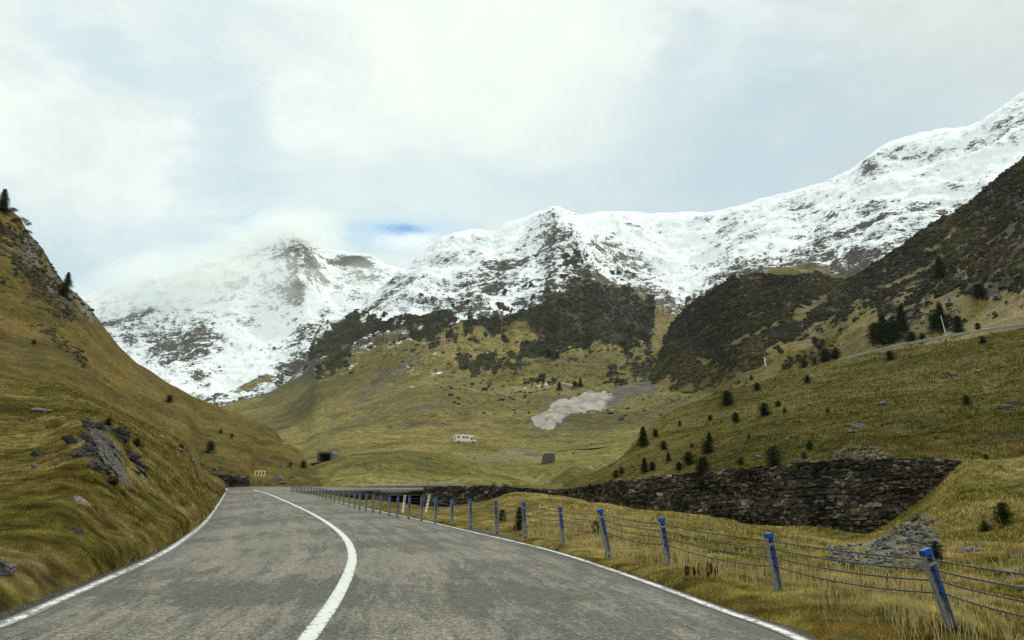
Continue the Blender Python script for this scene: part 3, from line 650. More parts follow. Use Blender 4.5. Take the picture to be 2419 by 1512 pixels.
def paint_material():
    t = NT('road paint'); p = t.pos(); a = t._sep(t.attr('uvr').outputs['Color'])
    n = t.noise(t.map(p, (1, 1, 1)), 15, 7, 0.8); n2 = t.noise(p, 5.5, 5, .7); e = t.math('ABSOLUTE', a[0])
    w = t.math('ADD', n, t.math('MULTIPLY', t.math('MULTIPLY', t.math('SUBTRACT', n2, .5), 2.2), a[2])); w = t.math('SUBTRACT', w, t.math('MULTIPLY', t.math('ADD', t.ss(e, .35, 1.0), .12), a[2]))
    f = t.ss(w, 0.37, 0.41)
    wc = t.mix(t.math('MULTIPLY', t.noise(p, 5, 5, .6), .5), (0.66, 0.67, 0.62), (0.42, 0.42, 0.38))
    asp = t.ramp(t.noise(p, 60, 4, .7), [(.3, (.07, .07, .065)), (.7, (.26, .25, .22))])
    return t.out(t.mix(f, asp, wc), 0.7, t.bump(n, .5, .004), spec=.3)
M_PAINT = paint_material()
def stripe(name, E, width, frac0, worn, label):
    E = E[int(len(E)*frac0[0]):int(len(E)*frac0[1])]; T_ = np.gradient(E, axis=0); T_ /= np.linalg.norm(T_, axis=1)[:, None]
    Nn = np.stack([T_[:, 1], -T_[:, 0], 0*T_[:, 0]], -1); Nn /= np.linalg.norm(Nn, axis=1)[:, None]
    k = np.linspace(-1, 1, 7); jit = 1 + 0.06*perlin(E*3.0)[:, None]
    V = E[:, None]+Nn[:, None]*(k[None, :, None]*width/2*jit[..., None]); V[..., 2] += 0.006
    c = np.zeros(V.shape[:2]+(4,)); c[..., 0] = np.abs(k)[None]; c[..., 2] = worn; c[..., 3] = 1
    o = mesh_np(name, V, grid_faces(V.shape[0], V.shape[1]), M_PAINT, True, c, cname='uvr'); tag(o, label=label, kind='structure'); return o
stripe('edge_line', ES['L'], 0.20, (0.0, 0.985), 0.78, 'worn white edge line along the left side of the road')
stripe('centre_line', ES['C'], 0.165, (0.0, 0.985), 0.08, 'solid white line down the middle of the road')
stripe('edge_line', ES['R'], 0.15, (0.0, 0.985), 0.50, 'worn white edge line along the right side of the road')

# ------------------------------------------------------------------ simple materials
M_GALV = simple('galvanised steel', (0.27, 0.28, 0.29), 0.6, 0.1, 0.4, 20, 0.4, obj=True)
M_BLUE = simple('blue plastic', (0.010, 0.075, 0.36), 0.5, 0, 0.35, 30, 0.4, obj=True)
M_ROPE = simple('steel rope', (0.10, 0.10, 0.10), 0.5, 0.4, 0.4, 40)
M_CONC = simple('concrete', (0.27, 0.25, 0.22), 0.9, 0, 0.4, 2.5, .2, .03)
M_RAIL = simple('guardrail steel', (0.42, 0.43, 0.43), 0.5, 0.3, 0.2, 3)
M_RAILD = simple('weathered rail', (.36, .33, .28), .7, .1, .3, 3)
M_WHITE = simple('white paint', (0.80, 0.79, 0.74), 0.4, 0, 0.05, 3)
M_CREAM = simple('cream body', (0.86, 0.82, 0.68), 0.4, 0, 0.05, 3)
M_GLASS = simple('dark glass', (0.02, 0.022, 0.025), 0.15, 0, 0.1, 3, 0.6)
M_TYRE = simple('tyre', (0.02, 0.02, 0.02), 0.9, 0, .1, 3)
M_YEL = simple('sign yellow', (0.92, 0.86, 0.02), 0.4, 0, .04, 3)
M_RED = simple('sign dark red', (0.12, 0.006, 0.015), 0.4, 0, .1, 3)
M_BLACK = simple('black paint and hole shade', (0.03, 0.03, 0.03), 0.5, 0, .1, 3)
M_BARK = simple('bark', (0.07, 0.052, 0.038), 0.95, 0, .4, 8)
M_WATER = simple('white water', (0.75, 0.78, 0.80), 0.3, 0, .15, 2)
def attr_mat(name, base, var=0.5, scale=20, rough=0.9, bump=0.0, spec=0.15):
    t = NT(name); a = t.attr('mask').outputs['Color']; n = t.noise(t.pos(), scale, 6, .7)
    c = t.mix(1, a, t.ramp(n, [(.3, (1-var,)*3), (.7, (1+var,)*3)]), 'MULTIPLY'); c = t.mix(1, c, tuple(base), 'MULTIPLY')
    return t.out(c, rough, t.bump(n, .6, bump) if bump else None, spec=spec)
M_STONE = attr_mat('wall stone', (1, 1, 1), .55, 4, .95, .05)
def leaf_mat(name, k, tr):
    t = NT(name); a = t.attr('mask').outputs['Color']; n = t.noise(t.pos(), 3, 5, .7); c = t.mix(1, a, t.ramp(n, [(.3, (.7*k,)*3), (.7, (1.3*k,)*3)]), 'MULTIPLY')
    d = t.n('ShaderNodeBsdfDiffuse'); t.link(c, d.inputs[0]); q = t.n('ShaderNodeBsdfTranslucent'); t.link(c, q.inputs[0]); m = t.n('ShaderNodeMixShader'); m.inputs[0].default_value = tr
    t.link(d.outputs[0], m.inputs[1]); t.link(q.outputs[0], m.inputs[2]); o = t.n('ShaderNodeOutputMaterial'); t.link(m.outputs[0], o.inputs[0]); return t.m
M_LEAF = leaf_mat('needles', 1.0, .25); M_BLADE = leaf_mat('grass blades', 1.35, .45)
M_SCRUB = attr_mat('dwarf pine', (1, 1, 1), .5, .4, .95)
def rock_mat(name, c, s=1.0):
    t = NT(name); p = t.pos(); n = t.noise(p, 3*s, 9, .72, .4); l = t.noise(t.map(p, loc=(5, 5, 5)), 1.6*s, 6, .7); wv = t.n('ShaderNodeVectorMath', operation='ADD'); t.link(p, wv.inputs[0]); t.link(t.n('ShaderNodeTexNoise').outputs[1], wv.inputs[1]); cr_ = t.voro(t.map(p, (1.2, 1.2, 4.5), (0.3, .6, 0)), 2.6*s, 'DISTANCE_TO_EDGE'); cr_ = t.math('ADD', cr_, t.math('MULTIPLY', t.math('SUBTRACT', l, .5), .25))
    col = t.ramp(n, [(.28, tuple(k*.25 for k in c)), (.46, tuple(k*.8 for k in c)), (.6, c), (.75, tuple(k*1.5 for k in c))])
    col = t.mix(t.math('MULTIPLY', t.ss(l, .56, .68), .5), col, (0.16, .155, .07))
    col = t.mix(t.math('MULTIPLY', t.ss(cr_, .05, .0), .7), col, (.02, .018, .015))
    return t.out(col, .95, t.bump(t.math('ADD', n, t.math('MULTIPLY', t.ss(cr_, 0, .08), .4)), .9, .08/s), spec=.15)
M_ROCK = rock_mat('grey rock', (.155, .15, .135)); M_ROCKP = rock_mat('pale rock', (.215, .20, .175)); M_ROCKD = rock_mat('dark rock', (.05, .05, .048))

# ------------------------------------------------------------------ stone walls
def stone_wall(name, top, bot, th, label, sw=0.28, sh=0.125, tone=0.68, seed=3, cat='wall'):
    """top, bot: lists of photo points with distance; stones are jittered blocks bedded in a backing"""
    r = np.random.RandomState(seed); top = np.array(top, float); bot = np.array(bot, float)
    x0, x1 = top[0, 0], top[-1, 0]; n = 500; xs = np.linspace(x0, x1, n)
    ty = np.interp(xs, top[:, 0], top[:, 1]); tz = np.interp(xs, top[:, 0], top[:, 2]); by = np.interp(xs, bot[:, 0], bot[:, 1])
    Tn = at(xs, ty, tz); Bn = at(xs, by, tz); Bn[:, 2] -= 0.35
    L = np.r_[0, np.cumsum(np.linalg.norm(np.diff(Tn[:, :2], axis=0), axis=1))]
    tg = np.gradient(Tn[:, :2], axis=0); tg /= np.linalg.norm(tg, axis=1)[:, None]; nn = np.stack([tg[:, 1], -tg[:, 0]], -1)   # towards the camera
    o = empty(name, Vector(((Tn[0]+Tn[-1])/2).tolist())); o.location.z = float(Bn[:, 2].mean()); off = np.array(o.location)
    # backing
    A = Tn.copy(); A[:, 2] -= 0.03; Bk = A.copy(); Bk[:, :2] -= nn*th; Bb = Bn.copy(); Bb[:, :2] += nn*0.12
    V = np.stack([Bb, A, Bk, Bk*[1, 1, 0]+np.stack([0*L, 0*L, Bn[:, 2]], -1)], 1) - off
    C = np.tile([.035, .032, .028, 1], (n*4, 1)); mesh_np('backing', V, grid_faces(n, 4), M_STONE, False, C, o)
    VS = []; FS = []; CS = []; k = 0
    gx, gz_ = np.meshgrid(np.arange(1000)/5, np.arange(100)/5, indexing='ij'); WN = fbm(np.stack([gx/2.2, gz_/1.2, gx*0+seed], -1), 3)
    zmin, zmax = Bn[:, 2].min(), Tn[:, 2].max(); z = zmin
    cube = np.array([(a, b, c) for a in (-1, 1) for b in (-1, 1) for c in (-1, 1)], float)
    fc = np.array([(0, 1, 3, 2), (4, 6, 7, 5), (0, 4, 5, 1), (2, 3, 7, 6), (0, 2, 6, 4), (1, 5, 7, 3)])
    while z < zmax+.1:
        h = sh*r.uniform(.7, 1.45); s = r.uniform(0, sw)
        while s < L[-1]:
            w = sw*r.uniform(.5, 1.8); sc = s+w/2; wob = 0.10*math.sin(sc*0.9+z*2)
            i = min(np.searchsorted(L, sc), n-1); zz = z+wob
            if Bn[i, 2]-.1 < zz < Tn[i, 2]-h*.35 + (.12 if r.rand() < .3 else 0):
                c = cube.copy(); c += r.uniform(-.38, .38, c.shape)
                dep = .16+.13*r.rand(); loc = c*[w/2*.93, dep, h/2*.93]
                a = r.normal(0, .10); ca, sa = math.cos(a), math.sin(a); lx = loc[:, 0]*ca-loc[:, 2]*sa; lz = loc[:, 0]*sa+loc[:, 2]*ca
                bat = 0.10*(Tn[i, 2]-zz)
                P = np.stack([Tn[i, 0]+tg[i, 0]*lx+nn[i, 0]*(loc[:, 1]+bat-.05), Tn[i, 1]+tg[i, 1]*lx+nn[i, 1]*(loc[:, 1]+bat-.05), zz+lz], -1)-off
                VS.append(P); FS.append(fc+k*8); k += 1
                b = tone*math.exp(r.normal(0, .5)+1.1*WN[min(int(sc*5), 999), min(int((zz-zmin)*5), 99)])*.085; hue = r.rand(); CS.append(np.tile([b*(1.10+.16*hue), b*(1.0+.02*hue), b*(.80-.18*hue), 1], (8, 1)))
            s += w
        z += h
    mesh_np('stonework', np.concatenate(VS), np.concatenate(FS), M_STONE, False, np.concatenate(CS), o)
    tag(o, label, cat); return o
WT = [(1000, 1152, 78), (1060, 1148, 76), (1153, 1146, 72), (1238, 1152.5, 69), (1323, 1156.5, 66), (1365, 1153, 64.3), (1450, 1137, 60.7), (1499, 1133, 58.5), (1577, 1123, 56), (1690, 1110, 52.5), (1825, 1104, 49.4), (1930, 1091, 47.2), (1977, 1087, 46.3), (2128, 1083, 43.3), (2240, 1086, 41), (2300, 1090, 39.9)]
WB = [(1000, 1212, 0), (1240, 1209, 0), (1420, 1213, 0), (1560, 1219, 0), (1700, 1229, 0), (1760, 1246, 0), (1977, 1254, 0), (2050, 1264, 0), (2085, 1246, 0), (2194, 1167, 0), (2290, 1100, 0), (2300, 1095, 0)]
stone_wall('stone_wall', WT, WB, 0.8, 'long dark rubble retaining wall crossing the gully behind the wire rope barrier')
stone_wall('stone_wall', [(455, 1118, 85.5), (480, 1119, 85.5), (545, 1121, 86.5), (583, 1127, 88)], [(455, 1135, 0), (480, 1142, 0), (520, 1154, 0), (583, 1154, 0)], 0.7, 'short stone retaining wall where the road bends, left of the chevron sign', .36, .18, .8, 8)
stone_wall('stone_wall', [(740, 1160, 80.2), (800, 1160, 80.1), (892, 1160, 80)], [(740, 1169, 0), (800, 1175, 0), (892, 1192, 0)], 0.7, 'low stone wall under the road edge, left of the near bridge', .36, .18, .6, 9)

# ------------------------------------------------------------------ near bridge
def bridge(px0, px1, ytop, Y, h, depth, label, slab=.45, tone=M_CONC):
    a = Vector(at(px0, ytop, Y)); b = Vector(at(px1, ytop, Y)); w = (b-a).length; mid = (a+b)/2
    o = empty('road_bridge', (mid.x, mid.y, mid.z-h), math.atan2(b.y-a.y, b.x-a.x)); tag(o, label, 'bridge')
    MB().box((0, depth/2, h-slab/2), (w+1.2, depth, slab)).build('deck', tone, o, .03)
    MB().box((0, -.08, h-.08), (w+1.3, .3, .18)).build('kerb', tone, o, .02)
    for s in (-1, 1): MB().box((s*(w/2+.3), depth/2+.1, (h-slab)/2-.02), (.7, depth-.1, h-slab-.01)).build('abutment', M_ROCK, o, .03)
    MB().box((0, depth-.5, (h-slab)/2-.03), (w-.15, .5, h-slab-.02)).build('added_dark_back', M_ROCKD, o)  # added wall closing the passage so the opening stays dark
    return o
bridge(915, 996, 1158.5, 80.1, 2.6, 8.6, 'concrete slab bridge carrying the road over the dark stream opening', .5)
b2 = bridge(755, 780, 1066, 215, 2.6, 7, 'small distant bridge in the valley notch above the chevron sign', .55)
# ------------------------------------------------------------------ rails
def extrude_path(name, pts, prof, mat, parent, off=Vector((0, 0, 0))):
    P = np.array(pts, float); T_ = np.gradient(P, axis=0); T_ /= np.linalg.norm(T_[:, :2], axis=1)[:, None]
    N_ = np.stack([T_[:, 1], -T_[:, 0], 0*T_[:, 0]], -1); pr = np.array(prof)
    V = P[:, None]+N_[:, None]*pr[None, :, 0:1]+np.array([0, 0, 1.])*pr[None, :, 1:2]-np.array(off)
    n, m = V.shape[:2]; f = []
    for i in range(n-1):
        for j in range(m): f.append((i*m+j, (i+1)*m+j, (i+1)*m+(j+1) % m, i*m+(j+1) % m))
    return mesh_np(name, V, f, mat, False, None, parent)
WPROF = [(0, 0), (.05, .03), (.05, .10), (.0, .13), (.0, .17), (.05, .20), (.05, .27), (0, .31), (-.01, .31), (.035, .27), (.035, .2), (-.015, .17), (-.015, .13), (.035, .10), (.035, .03), (-.01, 0)]
def guardrail(px_pts, npost, label, hgt=.75, tall=None, prof=WPROF, s=1.0, mat=M_RAIL, group=None, two=False):
    P = np.array([at(*p) for p in px_pts]); L = np.r_[0, np.cumsum(np.linalg.norm(np.diff(P, axis=0), axis=1))]
    q = np.linspace(0, L[-1], max(30, npost)); S = np.stack([np.interp(q, L, P[:, i]) for i in range(3)], -1)
    o = empty('guardrail', S[len(S)//2]-np.array([0, 0, hgt])); off = Vector(o.location); tag(o, label, 'guardrail', group)
    extrude_path('beam', S, [(a*s, (b-.31)*s) for a, b in prof], mat, o, off)
    if two: extrude_path('beam', S-np.array([0, 0, .75*s]), [(a*s, (b*.5-.155)*s) for a, b in prof], mat, o, off)
    q = np.linspace(.2, L[-1]-.2, npost)
    for k in q:
        c = Vector([np.interp(k, L, P[:, i]) for i in range(3)])-off; MB().box((c.x, c.y+.06, c.z-hgt/2-.1), (.09*s, .07*s, hgt+.5)).build('post', mat, o)
    return o
guardrail([(862, 1145, 81), (960, 1144, 81), (1030, 1142.3, 79.5), (1082, 1139.5, 78.5)], 8, 'grey double guardrail beside the near bridge and above the stone wall', .5, two=True, s=.55)
guardrail([(1978, 850, 160), (2070, 825, 154), (2160, 806, 147), (2240, 791, 141), (2330, 776, 137), (2440, 759, 133), (2600, 730, 126)], 11, 'long guardrail running up the crest of the grassy slope on the right', .8, s=1.5, mat=M_RAILD)
guardrail([(1388, 1053, 372), (1420, 1056, 374), (1480, 1061, 376), (1560, 1068, 378), (1650, 1071, 380)], 12, 'faint distant guardrail on the valley road right of the motorhome', .8, s=.9)
# ------------------------------------------------------------------ wire rope barrier
KN = [(2640, 1352, 5.2, 95), (2177, 1300, 7.5, 58), (1812, 1262, 10, 21), (1562, 1226, 12.5, 15), (1415, 1205, 14.8, 20), (1323, 1199, 17.6, 6), (1237, 1188, 19.8, 3), (1171, 1185, 22.2, 3)]
fx = [1111, 1068, 1029, 997, 967.5, 940.5, 920.5, 900, 882.6, 866, 851, 838, 825, 813, 802, 791, 781, 771, 763.5, 756, 749, 742, 735, 727, 719, 712, 706.5, 701, 695, 689.5]
TY = [(689.5, 1149.7), (735, 1151.7), (781, 1157.5), (838, 1163), (882, 1166), (920, 1171.5), (940, 1173.5), (997, 1171.5), (1029, 1174), (1068, 1178), (1111, 1178)]
for i, x in enumerate(fx): KN.append((x, float(line_y(TY, x)), 25 + (77-25)*(i/29.0)**1.05, random.choice([-1, 0, 1, 1])*0.6))
def post_proto(hh):
    o = empty('barrier_post', (0, 0, 0))
    b = MB(); pts = [(-.043, -.028), (-.043, .028), (.043, .028), (.043, -.028), (.036, -.028), (.036, .021), (-.036, .021), (-.036, -.028)]
    vb = [b.bm.verts.new((x, y, -.45)) for x, y in pts]; vt = [b.bm.verts.new((x, y, hh-.03)) for x, y in pts]; n = len(pts)
    b.bm.faces.new(vb); b.bm.faces.new(vt)
    for i in range(n): b.bm.faces.new((vb[i], vb[(i+1) % n], vt[(i+1) % n], vt[i]))
    b.build('post', M_GALV, o)
    MB().box((0, 0, hh-.012), (.100, .070, .058), taper=1.06).build('cap', M_BLUE, o, .008)
    MB().box((.010, -.026, hh-.24), (.028, .016, .38)).build('spacer', M_BLUE, o, .004)
    MB().box((0, -.0335, hh-.115), (.090, .012, .03)).build('clamp', M_GALV, o, .002)
    MB().box((0, 0, .01), (.102, .08, .05)).build('base_sleeve', M_GALV, o, .004)
    return o
proto = post_proto(.78)
posts = []
ORD = ['second', 'third', 'fourth', 'fifth', 'sixth', 'seventh', 'eighth', 'ninth', 'tenth']
for i, (x, y, Y, lean) in enumerate(KN):
    top = Vector(at(x, y, Y)); la = math.atan2(lean, 78/100.0*F/Y/1.0*0.78/0.78)
    la = math.atan((lean*Y/F)/.78); hlen = .78
    base = top + Vector((math.sin(la), 0, -math.cos(la)))*hlen
    if i == 0: o = proto
    else:
        o = proto.copy(); COL.objects.link(o)
        for ch in [q for q in proto.children if i < 14 or not q.name.startswith('spacer')]: c = ch.copy(); COL.objects.link(c); c.parent = o
    o.location = base
    o.rotation_euler = (random.uniform(-.02, .02), -la, math.radians([20, 14, 18, 12, 20, 6, 4, 2][i]) if i < 8 else math.radians(20+20*random.random()))
    posts.append(o); lb = ['blue capped steel post just beyond the right edge, nearest of the row', 'nearest and most tilted blue capped steel post of the wire barrier', 'blue capped post second along the wire barrier, leaning slightly left, before the rubble heap',
                           'blue capped post third along the wire barrier, beside rusty dock stalks', 'fourth visible blue capped post, clearly leaning left, before the wall'][i] if i < 5 else \
        ('blue capped post %s from the front in the wire rope barrier' % ORD[i-2] if i < 11 else 'small distant blue grey post of the wire rope barrier near the road bend')
    tag(o, lb, 'post', 'blue capped posts of the wire rope barrier')
for q, dz in enumerate((.075, .17, .265, .375)):
    pts = []
    for o in posts[::-1]:
        M = Matrix.Translation(o.location) @ o.rotation_euler.to_matrix().to_4x4(); pts.append(M @ Vector((.0, -.046 if q % 2 else -.046, .78-dz)))
    P = np.array(pts); last = P[-1]+(P[-1]-P[-2])*1.5; P = np.vstack([P, last])
    dense = []
    for a in range(len(P)-1):
        d = np.linalg.norm(P[a+1]-P[a]); stp = 0.03 if P[a, 1] < 16 else (.08 if P[a, 1] < 32 else .6); m = max(2, int(d/stp))
        for k in range(m):
            t = k/m; c = P[a]*(1-t)+P[a+1]*t; c[2] -= .05*4*t*(1-t)*(.4+.25*q); dense.append(c)
    D = np.array(dense); T_ = np.gradient(D, axis=0); T_ /= np.linalg.norm(T_, axis=1)[:, None]
    N1 = np.cross(T_, [0, 0, 1.]); N1 /= np.linalg.norm(N1, axis=1)[:, None]; N2 = np.cross(T_, N1)
    s_ = np.r_[0, np.cumsum(np.linalg.norm(np.diff(D, axis=0), axis=1))]; m = 12; ph = np.arange(m)/m*2*PI
    rr = .0075*(1+.32*np.cos(3*(ph[None]))); aa = ph[None]+s_[:, None]*2*PI/.24
    V = D[:, None]+(N1[:, None]*np.cos(aa)[..., None]+N2[:, None]*np.sin(aa)[..., None])*rr[..., None]
    f = [(i*m+j, (i+1)*m+j, (i+1)*m+(j+1) % m, i*m+(j+1) % m) for i in range(len(D)-1) for j in range(m)]
    o = mesh_np('wire_rope', V, f, M_ROPE, True)
    tag(o, ['topmost twisted steel rope strung along the blue capped posts', 'second steel rope from the top strung along the blue capped posts', 'third steel rope from the top strung along the blue capped posts', 'lowest twisted steel rope strung along the blue capped posts'][q], 'cable', 'steel ropes of the roadside barrier')

# ------------------------------------------------------------------ chevron sign, small sign, marker posts, pole
def chevron(px, py, Y, w, h, label):
    c = Vector(at(px, py, Y)); o = empty('chevron_sign', (c.x, c.y, c.z-1.9), math.radians(-8)); o.location = (c.x, c.y, c.z-1.5); tag(o, label, 'road sign')
    z = 1.5
    MB().box((0, 0, z), (w, .03, h)).build('board', M_YEL, o, .01)
    MB().box((0, -.019, z), (w-.18, .006, h-.18)).build('panel', M_WHITE, o)
    ih = h-.18; iw = w-.18; n = 3; cw = iw/n; ch = MB()
    for k in range(n):
        x = -iw/2+.03+k*cw; a = [(x, ih/2), (x+cw*.50, ih/2), (x+cw*.95, 0), (x+cw*.50, -ih/2), (x, -ih/2), (x+cw*.45, 0)]
        ch.prism([(p, q+z) for p, q in a], -.028, -.0225)
    ch.build('chevrons', M_RED, o)
    for s in (-.35, .35): MB().cyl((s*w, .03, -.6), (s*w, .03, z+h/2-.05), .03).build('pole', M_GALV, o)
    return o
chevron(614, 1118, 91, 1.28, .60, 'yellow bordered chevron board with dark red arrows on the outside of the bend')
def small_sign(px, py, Y, w, h, label, nm='road_sign'):
    c = Vector(at(px, py, Y)); o = empty(nm, (c.x, c.y, c.z-1.4)); tag(o, label, 'road sign')
    MB().box((0, 0, 1.4), (w, .03, h)).build('board', M_CREAM, o, .01); b = MB()
    for k in range(3): b.box((-w*.27+k*w*.27, -.02, 1.36), (w*.14, .008, h*.34))
    b.build('marks', M_BLACK, o)
    for s in (-.3, .3): MB().cyl((s*w, .03, -1), (s*w, .03, 1.4), .04).build('pole', M_GALV, o)
small_sign(671, 1048, 172, .85, .38, 'tiny pale rectangular road sign on the hillside above the chevron sign')
for x, yt, yb, ln, lb in ((953, 1172, 1196, -.12, 'left one of two leaning white marker posts in front of the bridge opening'), (1008, 1171, 1200, -.2, 'right one of two leaning white marker posts in front of the bridge opening')):
    c = Vector(at(x, yb, 38)); hh = (yb-yt)*38/F*1.05; o = empty('marker_post', c, 0, (0, -ln, 0)); tag(o, lb, 'post', 'white marker posts by the bridge')
    MB().box((0, 0, hh/2-.15), (.10, .05, hh+.3)).build('post', M_WHITE, o, .01)
    for k in range(3): MB().box((.0, -.027, hh*.9-k*hh*.22), (.07, .01, .05)).build('dark_mark', M_BLACK, o)
c = Vector(at(2237, 800, 143)); o = empty('snow_pole', c, 0, (0, math.radians(-9), 0)); tag(o, 'thin pale leaning snow pole standing at the upper guardrail', 'pole')
MB().cyl((0, 0, -.4), (0, 0, 4.3), .07, .05).build('pole', M_WHITE, o); MB().box((0, 0, 4.32), (.16, .16, .06)).build('cap', M_GALV, o)
MB().box((-.14, 0, 3.2), (.10, .05, 1.5)).build('side_board', M_BLACK, o)
c = hit('valley_floor', 1566, 1008); o = empty('wooden_post', c); tag(o, 'tiny T shaped wooden post in the valley grass above the young spruces', 'post')
MB().cyl((0, 0, -.5), (0, 0, 3.2), .10).build('post', M_BARK, o); MB().box((.9, 0, 3.1), (2.6, .10, .12)).build('crossbar', M_BARK, o)

# ------------------------------------------------------------------ motorhome
c = hit('valley_floor', 1099, 1047); o = empty('motorhome', c+Vector((0, 0, .1)), math.radians(-9), (0, math.radians(3), math.radians(-8))); tag(o, 'cream and white motorhome parked on the valley road in the middle distance', 'motorhome')
k = 1.02
MB().prism([(-3.9*k, .55), (-3.95*k, 1.5), (-3.7*k, 2.75), (2.1*k, 2.95), (2.75*k, 2.85), (2.8*k, 2.15), (1.9*k, 1.95), (1.85*k, .55)], -1.1, 1.1).build('body', M_CREAM, o, .06)
MB().prism([(1.86*k, .5), (1.9*k, 1.9), (2.35*k, 1.98), (3.1*k, 1.35), (3.85*k, 1.1), (3.95*k, .5)], -1.0, 1.0).build('cab', M_WHITE, o, .06)
MB().box((-1.0*k, 0, .5), (5.7*k, 2.12, .2)).build('skirt', M_WHITE, o, .02)
for x, w, h in ((-2.3, .75, .6), (-.4, .85, .6), (.8, .8, .6)): MB().box((x*k, -1.12, 1.95), (w*k, .05, h)).build('window', M_GLASS, o, .01)
MB().prism([(-3.75*k, .9), (-3.7*k, 1.6), (-3.1*k, 2.5), (-2.95*k, 2.5), (-3.3*k, 1.5), (-3.35*k, .9)], -1.13, -1.105).build('side_stripe', M_GALV, o)
MB().prism([(2.1*k, 1.25), (2.1*k, 1.8), (2.4*k, 1.82), (2.85*k, 1.4), (2.85*k, 1.25)], -1.03, -1.0).build('side_window', M_GLASS, o)
MB().prism([(2.45*k, 1.96), (3.15*k, 1.38), (3.12*k, 1.34), (2.42*k, 1.92)], -.85, .85).build('windscreen', M_GLASS, o)
MB().box((3.97*k, 0, .6), (.12, 1.9, .25)).build('bumper', M_BLACK, o, .03)
for x in (-2.4, 2.9):
    for s in (-1, 1):
        w = MB().cyl((x*k, s*.85, .36), (x*k, s*1.06, .36), .37, n=20).build('wheel', M_TYRE, o); MB().cyl((x*k, s*1.065, .36), (x*k, s*1.075, .36), .2).build('rim', M_GALV, w)
MB().box((-1, 0, 3.0), (.6, .6, .18)).build('roof_hatch', M_WHITE, o, .03)
# stone culvert block
c = hit('valley_floor', 1297, 1092)+Vector((0, 0, -.3)); o = empty('stone_culvert', c, math.radians(6)); tag(o, 'square dark stone culvert head standing alone in the valley grass', 'culvert'); sc_ = c.y/F
wd, hg = 30*sc_, 23*sc_
b = MB().prism([(-wd*.5, 0), (-wd*.42, hg*.8), (-wd*.3, hg), (wd*.46, hg), (wd*.5, 0), (wd*.28, 0), (wd*.26, hg*.2), (wd*.18, hg*.27), (wd*.1, hg*.2), (wd*.08, 0)], 0, 2.2).build('masonry', M_ROCK, o, .05)
MB().box((wd*.18, .9, hg*.12), (wd*.24, .2, hg*.3)).build('opening', M_BLACK, o)  # black panel filling the arch, stands in for the shade inside

# ------------------------------------------------------------------ boulders
def rock_mesh(seed, dims, mat, n=26, sub=2, rough=.07):
    r = random.Random(seed); bm = bmesh.new()
    for _ in range(n):
        v = Vector((r.gauss(0, 1), r.gauss(0, 1), r.gauss(0, 1))).normalized()
        v = Vector([math.copysign(abs(q)**.72, q) for q in v]); bm.verts.new(v*r.uniform(.82, 1))
    res = bmesh.ops.convex_hull(bm, input=bm.verts)
    bmesh.ops.delete(bm, geom=list({g for g in res['geom_interior'] + res['geom_unused'] if isinstance(g, bmesh.types.BMVert)}), context='VERTS')
    for _ in range(sub): bmesh.ops.subdivide_edges(bm, edges=bm.edges[:], cuts=1, use_grid_fill=True)
    bmesh.ops.triangulate(bm, faces=bm.faces[:])
    co = np.array([v.co[:] for v in bm.verts]); d = fbm(co*1.7+seed*3.1, 4, .6)*rough*2 + (np.round(fbm(co*[1., 1., 4.]+seed, 2)*5)/5)*rough
    st = np.round(co[:, 2]*4+seed)/4
    for v, q in zip(bm.verts, d): v.co *= 1+q
    for v in bm.verts: v.co = Vector((v.co.x*dims[0]/2, v.co.y*dims[1]/2, v.co.z*dims[2]/2))
    me = bpy.data.meshes.new('boulder'); bm.to_mesh(me); bm.free(); me.materials.append(mat); return me
def boulder(sheet_, px, py, wpx, asp, mat, label, rot=0, seed=None, name='boulder', cat='boulder', group=None, sink=.3, tiltx=0.0, deep=.9, me=None, jag=.08):
    p = hit(sheet_, px, py); w = wpx*p.y/F
    if me is None: me = rock_mesh(seed if seed is not None else int(px*3+py), (w, w*deep, w*asp), mat, sub=(3 if jag > .1 else 2) if wpx > 12 else 1, rough=jag)
    o = bpy.data.objects.new(name, me); COL.objects.link(o); o.location = p+Vector((0, 0, w*asp*(.5-sink)*0.0))
    o.rotation_euler = (tiltx, rot, random.uniform(-.4, .4)); tag(o, label, cat, group); return o
LH, AH, BH, CHn, DH, FH = 'left_hillside', 'verge', 'right_hillside', 'valley_floor', 'snowy_mountain', 'scrub_hillside'
OC = 'rocks of the left outcrop'; M_ROCKO = rock_mat('outcrop rock', (.135, .125, .105), 1.3); M_ROCKQ = rock_mat('dark outcrop rock', (.085, .08, .072), 1.3)
